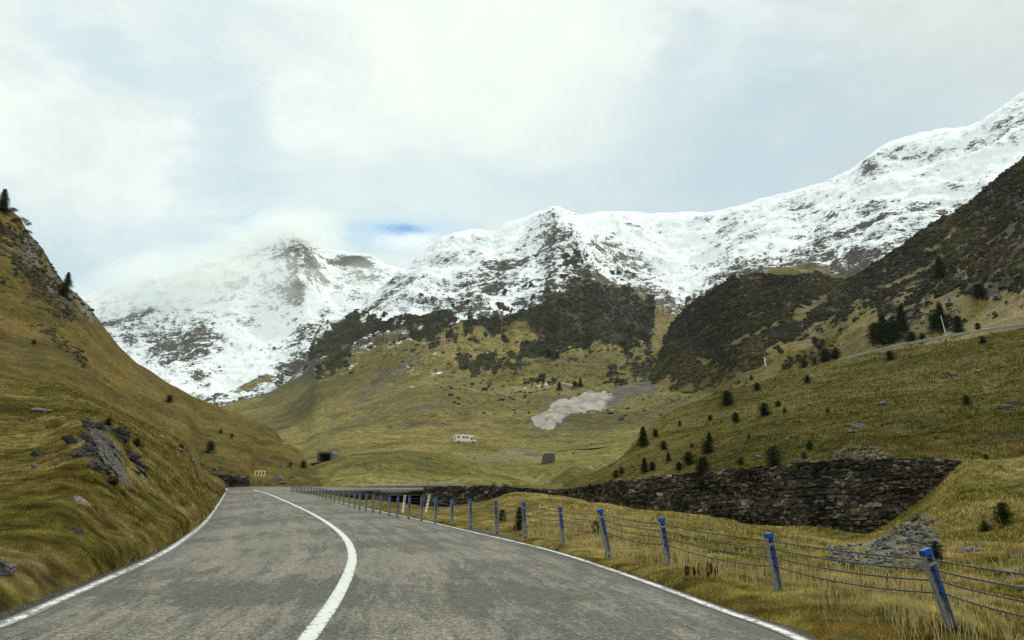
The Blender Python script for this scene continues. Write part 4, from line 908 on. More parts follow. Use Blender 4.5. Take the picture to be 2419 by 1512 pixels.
for px, py, w, a, m, rt, lb in [
    (215, 1008, 46, .55, M_ROCKP, .6, 'pale lichened rock at the very top of the left outcrop'), (244, 1016, 44, .5, M_ROCK, .7, 'grey cracked rock just left of the black overhanging block'),
    (281, 1032, 46, .85, M_ROCKD, .15, 'black overhanging block at the right of the outcrop top'), (178, 1046, 66, .30, M_ROCKP, .45, 'pale tilted slab sticking out at the left of the outcrop'),
    (242, 1052, 110, .34, M_ROCKP, .72, 'long cracked grey slab running down the middle of the outcrop'), (205, 1078, 62, .75, M_ROCKP, .2, 'broad pale grey rock face below the tilted left slab'),
    (262, 1100, 120, .24, M_ROCKP, .85, 'long narrow slab at the lower middle of the outcrop'), (306, 1078, 46, .5, M_ROCK, .4, 'rounded grey rock at the right side of the outcrop'),
    (324, 1100, 72, .26, M_ROCKP, .62, 'pale pointed slab at the lower right of the outcrop'), (293, 1138, 78, .22, M_ROCKP, .95, 'lowest pale slab of the outcrop with a bright broken end'),
    (263, 1142, 36, .5, M_ROCKD, -.9, 'dark wedge of rock under the lowest slab'), (232, 1110, 56, .5, M_ROCK, .5, 'grey rock half covered by grass below the outcrop face'), (318, 1118, 30, .5, M_ROCK, .5, 'small brown grey rock under the pale pointed slab')]:
    boulder(LH, px, py, w*1.10, a*1.15, {M_ROCKP.name: M_ROCKO, M_ROCK.name: M_ROCKQ}.get(m.name, m), lb, rt, group=OC, deep=.75, tiltx=-.3, jag=.13)
for px, py, w, a, m, rt, lb in [
    (102, 971, 54, .28, M_ROCKP, .1, 'flat pale grey slab lying high on the bank left of the outcrop'), (92, 1076, 42, .5, M_ROCKD, .6, 'dark jagged rock in the grass left of the outcrop'), (86, 1106, 34, .55, M_ROCK, .4, 'grey rock sunk in grass below the dark jagged rock'),
    (190, 1184, 46, .22, M_ROCKP, .6, 'thin pale slab lying alone below the outcrop'), (178, 1256, 46, .4, M_ROCKD, .3, 'low dark rock in the bank above the road edge'), (4, 1352, 60, 1.0, M_ROCK, .3, 'grey upright rock cut by the left frame edge'),
    (424, 1062, 22, .4, M_ROCKP, .3, 'small pale stone right of the outcrop'), (465, 1156, 15, 1.1, M_ROCKP, .1, 'small upright pale stone on the bank near the road bend'), (455, 1090, 22, .6, M_ROCKP, .3, 'pale boulder above the short stone wall'),
    (476, 1094, 16, .6, M_ROCKP, .3, 'smaller pale boulder right above the short stone wall'), (437, 1078, 16, .6, M_ROCK, .5, 'grey boulder uphill of the short stone wall'), (656, 1131, 22, .95, M_ROCKP, .2, 'large pale boulder right of the chevron sign'),
    (689, 1126, 11, .9, M_ROCKP, .2, 'smaller pale boulder beyond the large one right of the chevron sign'), (668, 1140, 10, .6, M_ROCKP, 0, 'low pale stone at the foot of the large boulder by the sign'), (500, 1070, 12, 1.2, M_ROCK, .2, 'upright grey stone in the grass above the bend'), (665, 1100, 10, .5, M_ROCKP, .2, 'pale flat stone on the slope above the chevron sign'),
    (510, 1108, 12, .8, M_ROCKP, .2, 'pale stone just above the top of the short wall')]:
    boulder(LH, px, py, w, a, m, lb, rt, group='loose rocks on the left hillside')
for px, py, w, a, m, lb in [
    (2083, 913, 26, .32, M_ROCKP, 'flat pale stone high on the right slope'), (2249, 884, 24, .7, M_ROCKP, 'upper one of the paired pale boulders below the guardrail'), (2260, 896, 18, .6, M_ROCKP, 'lower one of the paired pale boulders below the guardrail'), (2312, 876, 28, .25, M_ROCKP, 'long flat stone right of the paired boulders'),
    (2024, 1007, 36, .45, M_ROCKP, 'large rounded pale boulder in the middle of the right slope'), (2012, 1020, 20, .4, M_ROCK, 'small stone just below the large rounded boulder'), (1836, 1002, 14, 1.1, M_ROCKP, 'small upright pale stone left of the large rounded boulder'), (1859, 1038, 14, .5, M_ROCKP, 'small pale stone low on the right slope'),
    (1913, 955, 16, .4, M_ROCK, 'small flat grey stone between scattered young spruces'), (2085, 953, 18, .7, M_ROCKP, 'pale stone beneath the flat high stone'), (2210, 1011, 26, .25, M_ROCKP, 'thin flat pale stone right of the large rounded boulder'), (2197, 975, 14, .4, M_ROCKP, 'small flat stone above the thin flat pale stone'),
    (2368, 962, 34, .45, M_ROCK, 'left rock of the grey rock cluster near the right edge'), (2398, 952, 34, .5, M_ROCK, 'right rock of the grey rock cluster near the right edge'), (2386, 975, 22, .4, M_ROCK, 'lowest rock of the grey rock cluster near the right edge'), (2326, 1032, 14, .8, M_ROCK, 'small grey stone on the slope at the right'), (2154, 1028, 16, .35, M_ROCK, 'small flat stone above the wall heap'),
    (2319, 1071, 14, .5, M_ROCKP, 'small pale stone above the right end of the long wall'), (2378, 895, 14, .4, M_ROCKP, 'small pale stone below the guardrail at far right'), (1790, 1083, 22, .7, M_ROCKP, 'pale boulder on the wall top left of the dark bush'), (1890, 1088, 22, .5, M_ROCK, 'grey boulder on the wall top right of the dark bush')]:
    boulder(BH, px, py, w, a, m, lb, random.uniform(-.3, .1), group='loose rocks on the right slope')
for px, py, w, a, m, lb in [
    (2287, 1304, 58, .42, M_ROCKP, 'large flat grey boulder behind the nearest barrier post'), (2405, 1318, 50, .5, M_ROCK, 'brown grey rock at the right frame edge beyond the ropes'), (2388, 1352, 66, .35, M_ROCKP, 'broad low rock seen between the ropes at right'), (2342, 1382, 50, .3, M_ROCK, 'low mossy rock under the ropes at right'),
    (2336, 1247, 26, .7, M_ROCK, 'dark rock beside a low bush on the right slope'), (2150, 1385, 34, .3, M_ROCKP, 'small flat stone between the second rope and the grass'), (2092, 1340, 40, .45, M_ROCKP, 'pale rock just below the rubble heap'), (2420, 1395, 40, .4, M_ROCK, 'dark rock half out of frame at the right')]:
    boulder(AH, px, py, w, a, m, lb, random.uniform(-.3, .1), group='rocks in the gully')
rk = np.random.RandomState(5); protoR = [rock_mesh(900+i, (1, .9, .6), M_ROCK if i % 3 else M_ROCKP, n=16, sub=1) for i in range(6)]
def scatter_rocks(sheet_, n, box, smin, smax, label, group, polys=None, name='boulder'):
    k = 0; tries = 0
    while k < n and tries < n*20:
        tries += 1; px = rk.uniform(box[0], box[2]); py = rk.uniform(box[1], box[3])
        if polys is not None and poly_sd(np.array([px]), np.array([py]), polys)[0] < 0: continue
        p = hit(sheet_, px, py); s = np.exp(rk.uniform(math.log(smin), math.log(smax)))*p.y/F
        qx, qy = proj(np.array(p)); 
        o = bpy.data.objects.new(name, protoR[rk.randint(6)]); COL.objects.link(o); o.location = p; o.scale = (s, s*rk.uniform(.7, 1.1), s*rk.uniform(.6, 1.1))
        o.rotation_euler = (rk.uniform(-.5, .5), rk.uniform(-.5, .5), rk.uniform(0, 6)); tag(o, label, 'boulder' if name == 'boulder' else 'stone', group); k += 1
scatter_rocks(AH, 150, (0, 0, 1, 1), 1, 2, '', '') if False else None
HEAP = [(2185, 1215), (2215, 1260), (2222, 1330), (2180, 1350), (2090, 1350), (1965, 1335), (1955, 1290), (2060, 1285), (2110, 1250)]
scatter_rocks(AH, 290, (1950, 1210, 2225, 1352), 8, 34, 'grey angular stone in the rubble heap spilled at the right end of the long wall', 'stones of the rubble heap', HEAP, 'stone')
HEAP2 = [(1905, 1100), (1960, 1072), (2040, 1058), (2095, 1062), (2115, 1085), (1980, 1092)]
scatter_rocks(BH, 70, (1900, 1056, 2120, 1102), 6, 18, 'dark flat stone in the collapsed heap on top of the long wall', 'stones on top of the wall', HEAP2, 'stone')
scatter_rocks(CHn, 60, (860, 1040, 1460, 1130), 2.5, 9, 'small pale boulder scattered in the grass of the valley floor', 'boulders of the valley floor')
scatter_rocks(BH, 30, (1560, 900, 2419, 1075), 3, 8, 'tiny pale stone lost in the grass of the right slope', 'tiny stones of the right slope', [(1600, 1080), (1700, 960), (2000, 870), (2419, 800), (2419, 1080)])
scatter_rocks(LH, 40, (60, 700, 640, 1100), 3, 7, 'tiny pale stone lying in the grass of the left hillside', 'tiny stones of the left hillside', [(0, 850), (150, 720), (420, 940), (640, 1050), (640, 1110), (380, 1040), (0, 960)])
boulder(DH, 1467, 990, 18, 1.5, M_ROCK, 'dark split rock standing in the grass right of the landslide scar', 0)

# waterfall
p = hit(FH, 1803, 860); b = MB(); r = random.Random(4)
pts = [(0, 0), (1.5, -4), (1, -8), (2.2, -13), (1.6, -17)]; V = []; sc_ = p.y/F*1.3
for x, z in pts: V += [p+Vector((x*sc_-1.2*sc_, -2.5, (z+12)*sc_)), p+Vector((x*sc_+1.4*sc_, -2.5, (z+12)*sc_)), p+Vector((x*sc_+.1, -3.2, (z+12)*sc_))]
f = []
for i in range(4):
    for a, c_ in ((0, 2), (2, 1), (1, 0)): f.append((3*i+a, 3*i+c_, 3*i+3+c_, 3*i+3+a))
o = mesh_np('waterfall', V, f, M_WATER, False); tag(o, 'thin white waterfall dropping through the dark scrub on the right', 'waterfall')

# ------------------------------------------------------------------ conifers and bushes
def spruce_data(seed, dense=1.0, wide=.34, nb=None, bushy=False):
    r = np.random.RandomState(seed); V = []; C = []
    H_ = 1.0; lay = int(26*dense)
    for L in range(lay):
        z = .05+.93*(L/lay)**.95; rad = wide*(1-z)**.8*r.uniform(.8, 1.12)+.015
        if bushy: rad = wide*math.sqrt(max(1-(2*z-.75)**2*.7, .05))*r.uniform(.75, 1.1)
        n = int(9+9*(1-z))
        for b in range(n):
            a = r.uniform(0, 2*PI); R = rad*r.uniform(.6, 1.15); d = np.array([math.cos(a), math.sin(a)]); s = np.array([-d[1], d[0]])
            steps = 6
            for q in range(steps):
                u = (q+r.rand())/steps; rr = R*u; zz = z+.05*u*(1-u)*2 - .10*u*u*(1-z) + r.normal(0, .006)
                wdt = .055*(1-u*.55)*(rad/.3+.35); c = np.array([d[0]*rr, d[1]*rr, zz])
                for sd in (-1, 1):
                    tip = c+np.array([d[0]*.045+s[0]*sd*wdt, d[1]*.045+s[1]*sd*wdt, -.012+r.normal(0, .014)])
                    w = .013; b0 = c+np.array([s[0]*-sd*w, s[1]*-sd*w, w*.6]); b1 = c+np.array([d[0]*.03, d[1]*.03, -w])
                    V += [b0, b1, tip]; k = r.uniform(.55, 1.5); cc = np.array([.022, .034, .012])*k
                    if r.rand() < .1: cc = np.array([.05, .05, .02])
                    C += [[*cc, 1]]*3
    return np.array(V), np.array(C)
PROT = {}
def make_tree(name, seed, wide, dense, bushy=False):
    o = empty(name, (0, 0, 0)); V, C = spruce_data(seed, dense, wide, bushy=bushy)
    mesh_np('crown', V, np.arange(len(V)).reshape(-1, 3), M_LEAF, False, C, o)
    MB().cyl((0, 0, -.12), (0, 0, .93), .018 if not bushy else .03, .003, 7).build('trunk', M_BARK, o); return o
def bare_bush(name, seed):
    o = empty(name, (0, 0, 0)); r = random.Random(seed); tw = MB(); V = []; C = []
    def br(p, d, L, rad, k):
        e = p+d*L; tw.cyl(p, e, rad, rad*.6, 5)
        if k == 0:
            for _ in range(16):
                c = e+Vector((r.gauss(0, .07), r.gauss(0, .07), r.gauss(0, .06)))
                for _ in range(3): V.append(c+Vector((r.gauss(0, .02), r.gauss(0, .02), r.gauss(0, .02))))
                b = r.uniform(.6, 1.3); C.extend([(.05*b, .045*b, .025*b, 1)]*3)
            return
        for _ in range(3): br(e, (d+Vector((r.gauss(0, .5), r.gauss(0, .5), r.gauss(.1, .3)))).normalized(), L*.68, rad*.6, k-1)
    for _ in range(4): br(Vector((0, 0, -.05)), Vector((r.gauss(0, .5), r.gauss(0, .5), 1)).normalized(), .33, .018, 3)
    tw.build('trunk', M_BARK, o); mesh_np('crown', np.array([v[:] for v in V]), np.arange(len(V)).reshape(-1, 3), M_LEAF, False, np.array(C), o); return o
def place(kind, o_name, p, h, label, cat, group, w=1.0):
    src, used = PROT[kind]
    if not used: o = src; PROT[kind] = (src, True)
    else:
        o = src.copy(); COL.objects.link(o)
        for ch in src.children: c = ch.copy(); COL.objects.link(c); c.parent = o
    o.name = o_name
    o.location = p; o.scale = (h*w, h*w, h); o.rotation_euler = (0, 0, random.uniform(0, 6.28)); tag(o, label, cat, group); return o
PROT['s0'] = (make_tree('spruce_tree', 1, .40, 1.1), False); PROT['s1'] = (make_tree('spruce_tree', 2, .52, 1.2, True), False); PROT['s2'] = (make_tree('spruce_tree', 3, .30, 1.2), False)
PROT['b0'] = (make_tree('juniper_bush', 4, .55, .8, True), False); PROT['b1'] = (make_tree('juniper_bush', 5, .62, .9, True), False); PROT['x'] = (bare_bush('shrub', 6), False)
G1 = 'young spruces on the right slope'; G2 = 'spruces behind the upper guardrail'; G3 = 'low bushes on the grass slopes'
TREES = [  # sheet, px, base py, height px, kind, label, group, width
 (BH, 1718, 956, 36, 's1', 'dark bushy young spruce standing highest on the left flank of the right slope', G1, 1.2), (BH, 1738, 996, 24, 's1', 'small spruce just below the highest bushy one', G1, 1.1), (BH, 1806, 980, 30, 's1', 'round dark young spruce right of the highest bushy one', G1, 1.3),
 (BH, 1520, 1053, 48, 's0', 'tallest young spruce at the left edge of the right slope', G1, 1.1), (BH, 1549, 1031, 19, 's1', 'little spruce touching the right side of the tallest young one', G1, 1.1), (BH, 1568, 1062, 22, 's1', 'pale loose young spruce right of the tallest one', G1, 1.2),
 (BH, 1579, 1089, 22, 's0', 'small pointed spruce above the middle of the long wall', G1, 1.2), (BH, 1606, 1006, 14, 's0', 'tiny spruce alone in straw grass', G1, 1.1), (BH, 1676, 1046, 26, 's0', 'upper one of two stacked young spruces in mid slope', G1, 1.3), (BH, 1673, 1072, 32, 's1', 'lower one of two stacked young spruces in mid slope', G1, 1.3),
 (BH, 1627, 1096, 30, 's1', 'broad dark young spruce just above the wall', G1, 1.4), (BH, 1523, 1113, 34, 's0', 'pointed young spruce near the wall top at left', G1, 1.1), (BH, 1541, 1110, 20, 's1', 'low bushy spruce right beside the pointed one at the wall top', G1, 1.2),
 (BH, 1661, 1117, 40, 's1', 'large dark spruce overhanging the wall top', G1, 1.35), (BH, 1604, 1110, 20, 's1', 'faint small spruce between two broad dark ones', G1, 1.2), (BH, 1455, 1128, 16, 'b0', 'leftmost low juniper bush above the long wall', G3, 1.2), (BH, 1468, 1118, 14, 'b0', 'low juniper bush right beside the leftmost one above the wall', G3, 1.2),
 (BH, 1678, 992, 13, 's1', 'tiny faint spruce high in the brown grass', G1, 1.2), (BH, 1789, 922, 20, 's1', 'small spruce near the skyline of the right slope', G1, 1.2), (BH, 1775, 897, 11, 'b0', 'tiny dark bush on the skyline of the right slope', G3, 1.0), (BH, 1634, 1057, 11, 's1', 'tiny spruce left of the stacked pair', G1, 1.2), (BH, 1769, 1036, 10, 'b0', 'tiny bush in the grass below the round dark spruce', G3, 1),
 (BH, 1828, 1106, 46, 'b1', 'large dark bush hanging over the middle of the long wall', G3, .95), (BH, 1914, 1060, 17, 'b1', 'round dark bush above the collapsed stones', G3, 1.2), (BH, 2285, 956, 22, 'b0', 'dark bush alone in the grass far right', G3, 1.1), (BH, 1839, 959, 12, 'b1', 'small dark bush right of the round dark spruce', G3, 1.2), (BH, 1854, 974, 11, 'b0', 'small low bush below its darker neighbour on the right slope', G3, 1.1),
 (BH, 1955, 974, 11, 'b0', 'small round bush in the middle of the right slope', G3, 1), (BH, 1907, 903, 16, 'b0', 'olive bush near the top left of the right slope', G3, 1.4), (BH, 2103, 850, 20, 'b1', 'dark bush directly under the left part of the upper guardrail', G3, 1.2), (BH, 2322, 810, 15, 'b0', 'dark bush directly under the right part of the upper guardrail', G3, 1.3),
 (BH, 2330, 1088, 14, 'b0', 'tiny bush at the right end of the long wall', G3, 1), (BH, 1900, 1084, 14, 'b0', 'tiny olive bush among stones on the wall top', G3, 1.2), (BH, 1750, 1098, 16, 'b0', 'low bush on the wall top left of the large dark bush', G3, 1.4),
 (FH, 2088, 812, 90, 's0', 'tall dark spruce left of the snow pole, tallest of its cluster', G2, 1), (FH, 2132, 780, 80, 's2', 'tall slender spruce behind the tallest one of the cluster', G2, 1.1), (FH, 2110, 800, 60, 's1', 'spruce squeezed inside the dark cluster left of the snow pole', G2, 1.1), (FH, 2068, 800, 50, 's1', 'spruce at the left side of the dark cluster', G2, 1.2),
 (FH, 1952, 856, 42, 's1', 'broad dark spruce where the guardrail begins', G2, 1.4), (FH, 1975, 848, 34, 's1', 'spruce right beside the broad one where the guardrail begins', G2, 1.2), (FH, 1900, 868, 26, 'b1', 'dark bush left of where the guardrail begins', G3, 1.2), (FH, 1925, 866, 24, 'b0', 'olive bush between guardrail start and its dark neighbour', G3, 1.2),
 (FH, 2224, 775, 74, 's2', 'tall spruce directly behind the snow pole', G2, 1.2), (FH, 2210, 772, 40, 's1', 'low spruce tucked left of the snow pole', G2, 1.3), (FH, 2265, 785, 52, 's0', 'spruce just right of the snow pole', G2, 1.1), (FH, 2155, 812, 36, 's1', 'low spruce right of the dark cluster', G2, 1.3), (FH, 2180, 805, 24, 's1', 'small spruce halfway between cluster and snow pole', G2, 1.2),
 (FH, 2310, 778, 20, 's1', 'small spruce at the guardrail right of the snow pole', G2, 1.2), (FH, 2222, 655, 62, 's2', 'lone spruce high up on the dark brown slope', G2, 1.3), (FH, 2312, 700, 40, 's1', 'spruce at the lower edge of the dark brown slope', G2, 1.4), (FH, 1925, 812, 22, 's1', 'small spruce uphill from the guardrail start', G2, 1.2),
 (DH, 1321, 921, 18, 's0', 'lone tiny spruce above the landslide scar', 'tiny spruces of the valley side', 1.2), (DH, 1371, 913, 18, 's0', 'tiny spruce right of the lone one above the scar', 'tiny spruces of the valley side', 1.2), (DH, 1358, 914, 13, 's1', 'smallest tiny spruce between its two taller neighbours above the scar', 'tiny spruces of the valley side', 1.2), (DH, 1296, 842, 15, 's1', 'tiny spruce on the snow flecked slope below the dwarf pine', 'tiny spruces of the valley side', 1.1), (DH, 1316, 844, 13, 's1', 'tinier spruce right of its twin on the snow flecked slope', 'tiny spruces of the valley side', 1.1),
 (AH, 2372, 1240, 46, 's1', 'dark young spruce on the right slope near the frame edge', G1, 1.15), (AH, 2376, 1252, 20, 'b0', 'low dark bush at the foot of the spruce near the right edge', G3, 1.2), (AH, 2328, 1258, 24, 'b1', 'dark bush hugging the dark rock on the right slope', G3, 1.1), (AH, 2094, 1382, 24, 'b0', 'small dark green bush seen through the ropes', G3, 1.2), (AH, 2212, 1322, 38, 'b1', 'dark bush at the right side of the rubble heap', G3, .9),
 (AH, 1187, 1230, 22, 's1', 'tiny spruce behind the barrier left of the scraggly one', G1, 1.1), (AH, 1228, 1248, 42, 's2', 'scraggly thin spruce right behind the wire barrier', G1, 1.3), (AH, 1408, 1258, 24, 'b0', 'dark bush behind the fourth leaning barrier post', G3, 1.1),
 (LH, 6, 498, 52, 's0', 'spruce on the skyline at the left frame edge', 'skyline trees on the left hill', .95), (LH, 159, 676, 32, 's0', 'small lone spruce standing on the left skyline', 'skyline trees on the left hill', 1.1), (LH, 148, 698, 26, 'b1', 'dark rounded bush just below the lone skyline spruce', 'skyline trees on the left hill', 1.2),
 (LH, 50, 540, 32, 'x', 'larger leafless shrub on the left skyline', 'skyline trees on the left hill', 1.0), (LH, 31, 508, 20, 'x', 'smaller leafless shrub higher up the left skyline', 'skyline trees on the left hill', 1.0), (LH, 62, 560, 20, 'x', 'leafless shrub lowest of the bare ones on the skyline', 'skyline trees on the left hill', 1.1), (LH, 93, 598, 10, 'x', 'tiny bare shrub alone on the left skyline', 'skyline trees on the left hill', 1.1),
 (LH, 400, 950, 16, 'b0', 'dark bush high on the left hillside under its crest', G3, 1.5), (LH, 497, 1068, 24, 'b1', 'dark bush on the left hillside above the short wall', G3, 1.0), (LH, 428, 1060, 11, 'b0', 'tiny dark bush beside the small pale stone', G3, 1.2), (LH, 521, 1023, 9, 'b0', 'tiny bush on the left hillside below the crest', G3, 1.2), (LH, 323, 1055, 18, 'b1', 'flat green juniper right of the black overhanging block', G3, 1.6), (LH, 255, 1005, 16, 'b1', 'green juniper growing on top of the outcrop', G3, 1.6),
 (LH, 686, 1101, 9, 'b0', 'tiny bush on the slope right of the chevron sign', G3, 1.2), (LH, 717, 1104, 15, 'b1', 'dark bush in the notch below the small distant bridge', G3, 1.1), (LH, 80, 812, 9, 'b0', 'tiny dark bush far up the left hillside', G3, 1.3), (LH, 548, 1032, 8, 'b0', 'tiny bush near the crest above the bend', G3, 1.2)]
for s_, px, py, h, k, lb, g, w in TREES:
    p = hit(s_, px, py); nm = {'s': 'spruce_tree', 'b': 'juniper_bush', 'x': 'shrub'}[k[0]]
    h = h*(.72 if s_ == FH else (.85 if s_ == BH and k[0] == 's' else 1.0))
    place(k, nm, p-Vector((0, 0, .03*h*p.y/F)), h*1.15*p.y/F, lb, 'tree' if k[0] == 's' else 'bush', g, w)

# ------------------------------------------------------------------ dwarf pine scrub (uncountable): many low domes
def domes(name, sheet_, n, rpx, cond, label, seed, tone=1.0, brown=.3):
    s = SHEETS[sheet_]; w = cond(s)
    P, qx, qy, C = sample(sheet_, n, w, seed); r = np.random.RandomState(seed)
    base = []; 
    for k, (z, rr, m) in enumerate(((-.25, 1.0, 7), (.30, .92, 7), (.72, .55, 5))):
        for j in range(m): a = 2*PI*(j+.5*k)/m; base.append((math.cos(a)*rr, math.sin(a)*rr, z))
    base.append((0, 0, .85)); base = np.array(base)
    f = [(j, (j+1) % 7, 7+j) for j in range(7)]+[((j+1) % 7, 7+(j+1) % 7, 7+j) for j in range(7)]
    f += [(7+j, 7+(j+1) % 7, 14+int(j*5/7)) for j in range(7)]+[(14+j, 14+(j+1) % 5, 7+int(((j+1)*7/5)) % 7) for j in range(5)]+[(14+j, 14+(j+1) % 5, 19) for j in range(5)]
    f = np.array(f); R = rpx*P[:, 1]/F*np.exp(r.normal(0, .35, n))
    J = 1+r.uniform(-.3, .3, (n, 20, 1)); V = P[:, None]+base[None]*J*R[:, None, None]*np.array([1.25, 1.1, .85])
    b = tone*np.exp(r.normal(0, .20, n)+.35*fbm(P/(P[:, 1:2]*.05), 3)); hu = (r.rand(n) < brown)[:, None]
    cc = np.where(hu, np.array([[.056, .042, .020]]), np.array([[.034, .043, .017]]))*b[:, None]; oc = fbm(P/(P[:, 1:2]*.09)+33, 3)[:, None]; cc = np.where(oc > .28, cc*[1.9, 1.75, 1.3], cc)
    C4 = np.concatenate([np.repeat(cc[:, None], 20, 1), np.ones((n, 20, 1))], -1)
    F_ = (f[None]+np.arange(n)[:, None, None]*20).reshape(-1, 3)
    o = mesh_np(name, V, F_, M_SCRUB, False, C4); tag(o, label, 'scrub', kind='stuff'); return o
domes('dwarf_pine_scrub', DH, 21000, 2.7, lambda s: (np.clip(s['C'][..., 1]-.45, 0, 1)+.012*(s['px'] > 1040-2.2*(900-s['py'])*(s['py'] < 900))*(s['py'] > 600)*(s['py'] < 985))*(s['C'][..., 0] < .6)*(s['C'][..., 2] < .55)*(s['py'] > 600)*((s['px'] < 1650)+(s['py'] > 735))*(fbm(s['V']/14, 3) > -.22), 'dark dwarf pine scrub covering the foot of the snowy middle mountain', 21, .72, .25)
domes('dwarf_pine_scrub', FH, 27000, 3.0, lambda s: np.clip(s['C'][..., 1]-.40, 0, .35)*(fbm(s['V']/9, 4, .6) > -.22)*(s['px'] < 2460), 'dark brown and green scrub covering the steep slope on the right', 22, .62, .5)
domes('hillside_scrub', LH, 900, 3.0, lambda s: np.clip(s['C'][..., 1]-.36, 0, 1)*(s['py'] < 950)*(s['px'] > -40), 'sparse dark scrub among the crags of the left hill', 23, 1.0, .6)

# ------------------------------------------------------------------ grass
def grass(name, sheet_, n, wf, hmin, hmax, label, seed, straw=.5, wk=.0012, tone=1.0):
    s = SHEETS[sheet_]; P, qx, qy, C = sample(sheet_, n, wf(s), seed); r = np.random.RandomState(seed); n = len(P)
    cl = .55+.75*fbm(P/1.1+5, 2)[:, None]; cl = np.clip(cl, .25, 1.5)
    h = (r.uniform(hmin, hmax, n)*(0.7+P[:, 1]*.004)*np.clip(.65+(P[:, 1]-6)*.05, .65, 1))[:, None]*cl; a = r.uniform(0, 2*PI, n); lean = r.uniform(.1, .6, n)[:, None]*h
    w = np.maximum(.0035, P[:, 1]*wk)[:, None]*r.uniform(.6, 1.2, (n, 1))
    side = np.stack([np.cos(a), np.sin(a)*.4, 0*a], -1)*w; b = r.uniform(0, 2*PI, n); ld = np.stack([np.cos(b), np.sin(b), 0*b], -1)*lean
    up = np.array([0, 0, 1.])
    V = np.stack([P-side-up*.03, P+side-up*.03, P+side*.6+ld*.35+up*h*.55, P+ld+up*h], 1)
    f = np.array([[0, 1, 2], [0, 2, 3]]); F_ = (f[None]+np.arange(n)[:, None, None]*4).reshape(-1, 3)
    k = fbm(P/3.0, 3)*.5+C[:, 3]+r.normal(0, .18, n)-.5+straw
    g1, g2, g3 = np.array([.085, .085, .014]), np.array([.21, .168, .042]), np.array([.345, .28, .12])
    k = np.clip(k, 0, 1)[:, None]; col = np.where(k < .5, g1+(g2-g1)*k*2, g2+(g3-g2)*(k*2-1))*r.uniform(.6, 1.35, (n, 1))*tone*np.clip(1+.7*fbm(P/.45+9, 2), .5, 1.5)[:, None]; br_ = (fbm(P/1.0+21, 4) > .42)[:, None]; col = np.where(br_, col*[.78, .66, .60], col)
    C4 = np.concatenate([np.repeat(col[:, None], 4, 1), np.ones((n, 4, 1))], -1)
    o = mesh_np(name, V, F_, M_BLADE, False, C4); tag(o, label, 'grass', kind='stuff'); return o
grass('grass', AH, 260000, lambda s: sstep(.03, .07, s['T'])*(s['V'][..., 1] < 45)*(s['px'] > 640)*(s['px'] < 2480)*(s['py'] < 1540)*(1-.97*(poly_sd(s['px'], s['py'], HEAP) > -4)), .05, .20, 'yellow green grass on the verge and gully to the right of the road', 31, .53, .0009, .98)
grass('grass', LH, 300000, lambda s: sstep(.10, .16, s['T'])*(s['V'][..., 1] < 60)*(s['px'] > -60)*(s['px'] < 545)*(1-.8*blob(s['px'], s['py'], 255, 1075, 70, 50, .7)), 0.05, .22, 'olive and straw grass on the bank to the left of the road', 32, .57, .0013, .74)
grass('grass', BH, 120000, lambda s: (s['V'][..., 1] < 190)*(s['px'] > 1330)*(s['px'] < 2450)*(s['T'] > .004), .08, .28, 'olive grass on the slope above the long stone wall', 33, .42, .0010, .58)
def tallgrass():
    r = np.random.RandomState(77); P, qx, qy, C = sample(AH, 2000, (sstep(.08, .30, SHEETS[AH]['T'])*(SHEETS[AH]['V'][..., 1] < 26)*(SHEETS[AH]['px'] > 640)*(SHEETS[AH]['px'] < 2480)*(SHEETS[AH]['py'] < 1560)*(fbm(SHEETS[AH]['V']/1.6, 2) > .02)*(poly_sd(SHEETS[AH]['px'], SHEETS[AH]['py'], HEAP) < -20)), 78)
    V = []; F_ = []; k = 0; CC = []
    for p in P:
        h = r.uniform(.12, .34); a = r.uniform(0, 6.28); l = r.uniform(.05, .4)*h; w = .0014+p[1]*.00022; prev = None
        for q in range(5):
            u = q/4; c = p+np.array([math.cos(a)*l*u*u, math.sin(a)*l*u*u, h*u-.02]); ww = w*(1-.4*u) if q < 4 else w*.3
            if q == 3: ww = w*1.3
            V += [c-[ww, 0, 0], c+[ww, 0, 0]]; b = r.uniform(.8, 1.2); CC += [[.29*b, .24*b, .11*b, 1]]*2
            if q: F_.append((k-2, k-1, k+1, k))
            k += 2
    o = mesh_np('tall_grass', V, F_, M_BLADE, False, np.array(CC)); tag(o, 'long dry straw stalks standing above the verge grass', 'grass', kind='stuff')
tallgrass()
# rusty dock plants in the verge
c0 = hit(AH, 1655, 1366); o = empty('dock_plant', c0); tag(o, 'rust brown dried dock seed heads in the verge between two barrier posts', 'plant')
M_RUST = simple('rust brown', (.085, .028, .018), .95, 0, .5, 30); r = random.Random(9)
for x in (-.19, -.17, -.08, -.02, .09, .15, .2, .11):
    y = r.uniform(-.05, .05); h = r.uniform(.12, .20); e = MB().cyl((x, y, -.05), (x, y, h), .004, .003, 5).build('stalk', M_BARK, o)
    hd = MB().cyl((x, y, h*.25), (x+.004, y, h*.62), .008, .026, 9); hd.cyl((x+.004, y, h*.6), (x+.002, y, h*1.08), .026, .006, 9)
    bmesh.ops.subdivide_edges(hd.bm, edges=hd.bm.edges[:], cuts=1)
    for v in hd.bm.verts: v.co += Vector((r.gauss(0, .004), r.gauss(0, .004), r.gauss(0, .004)))
    hd.build('seed_head', M_RUST, e)
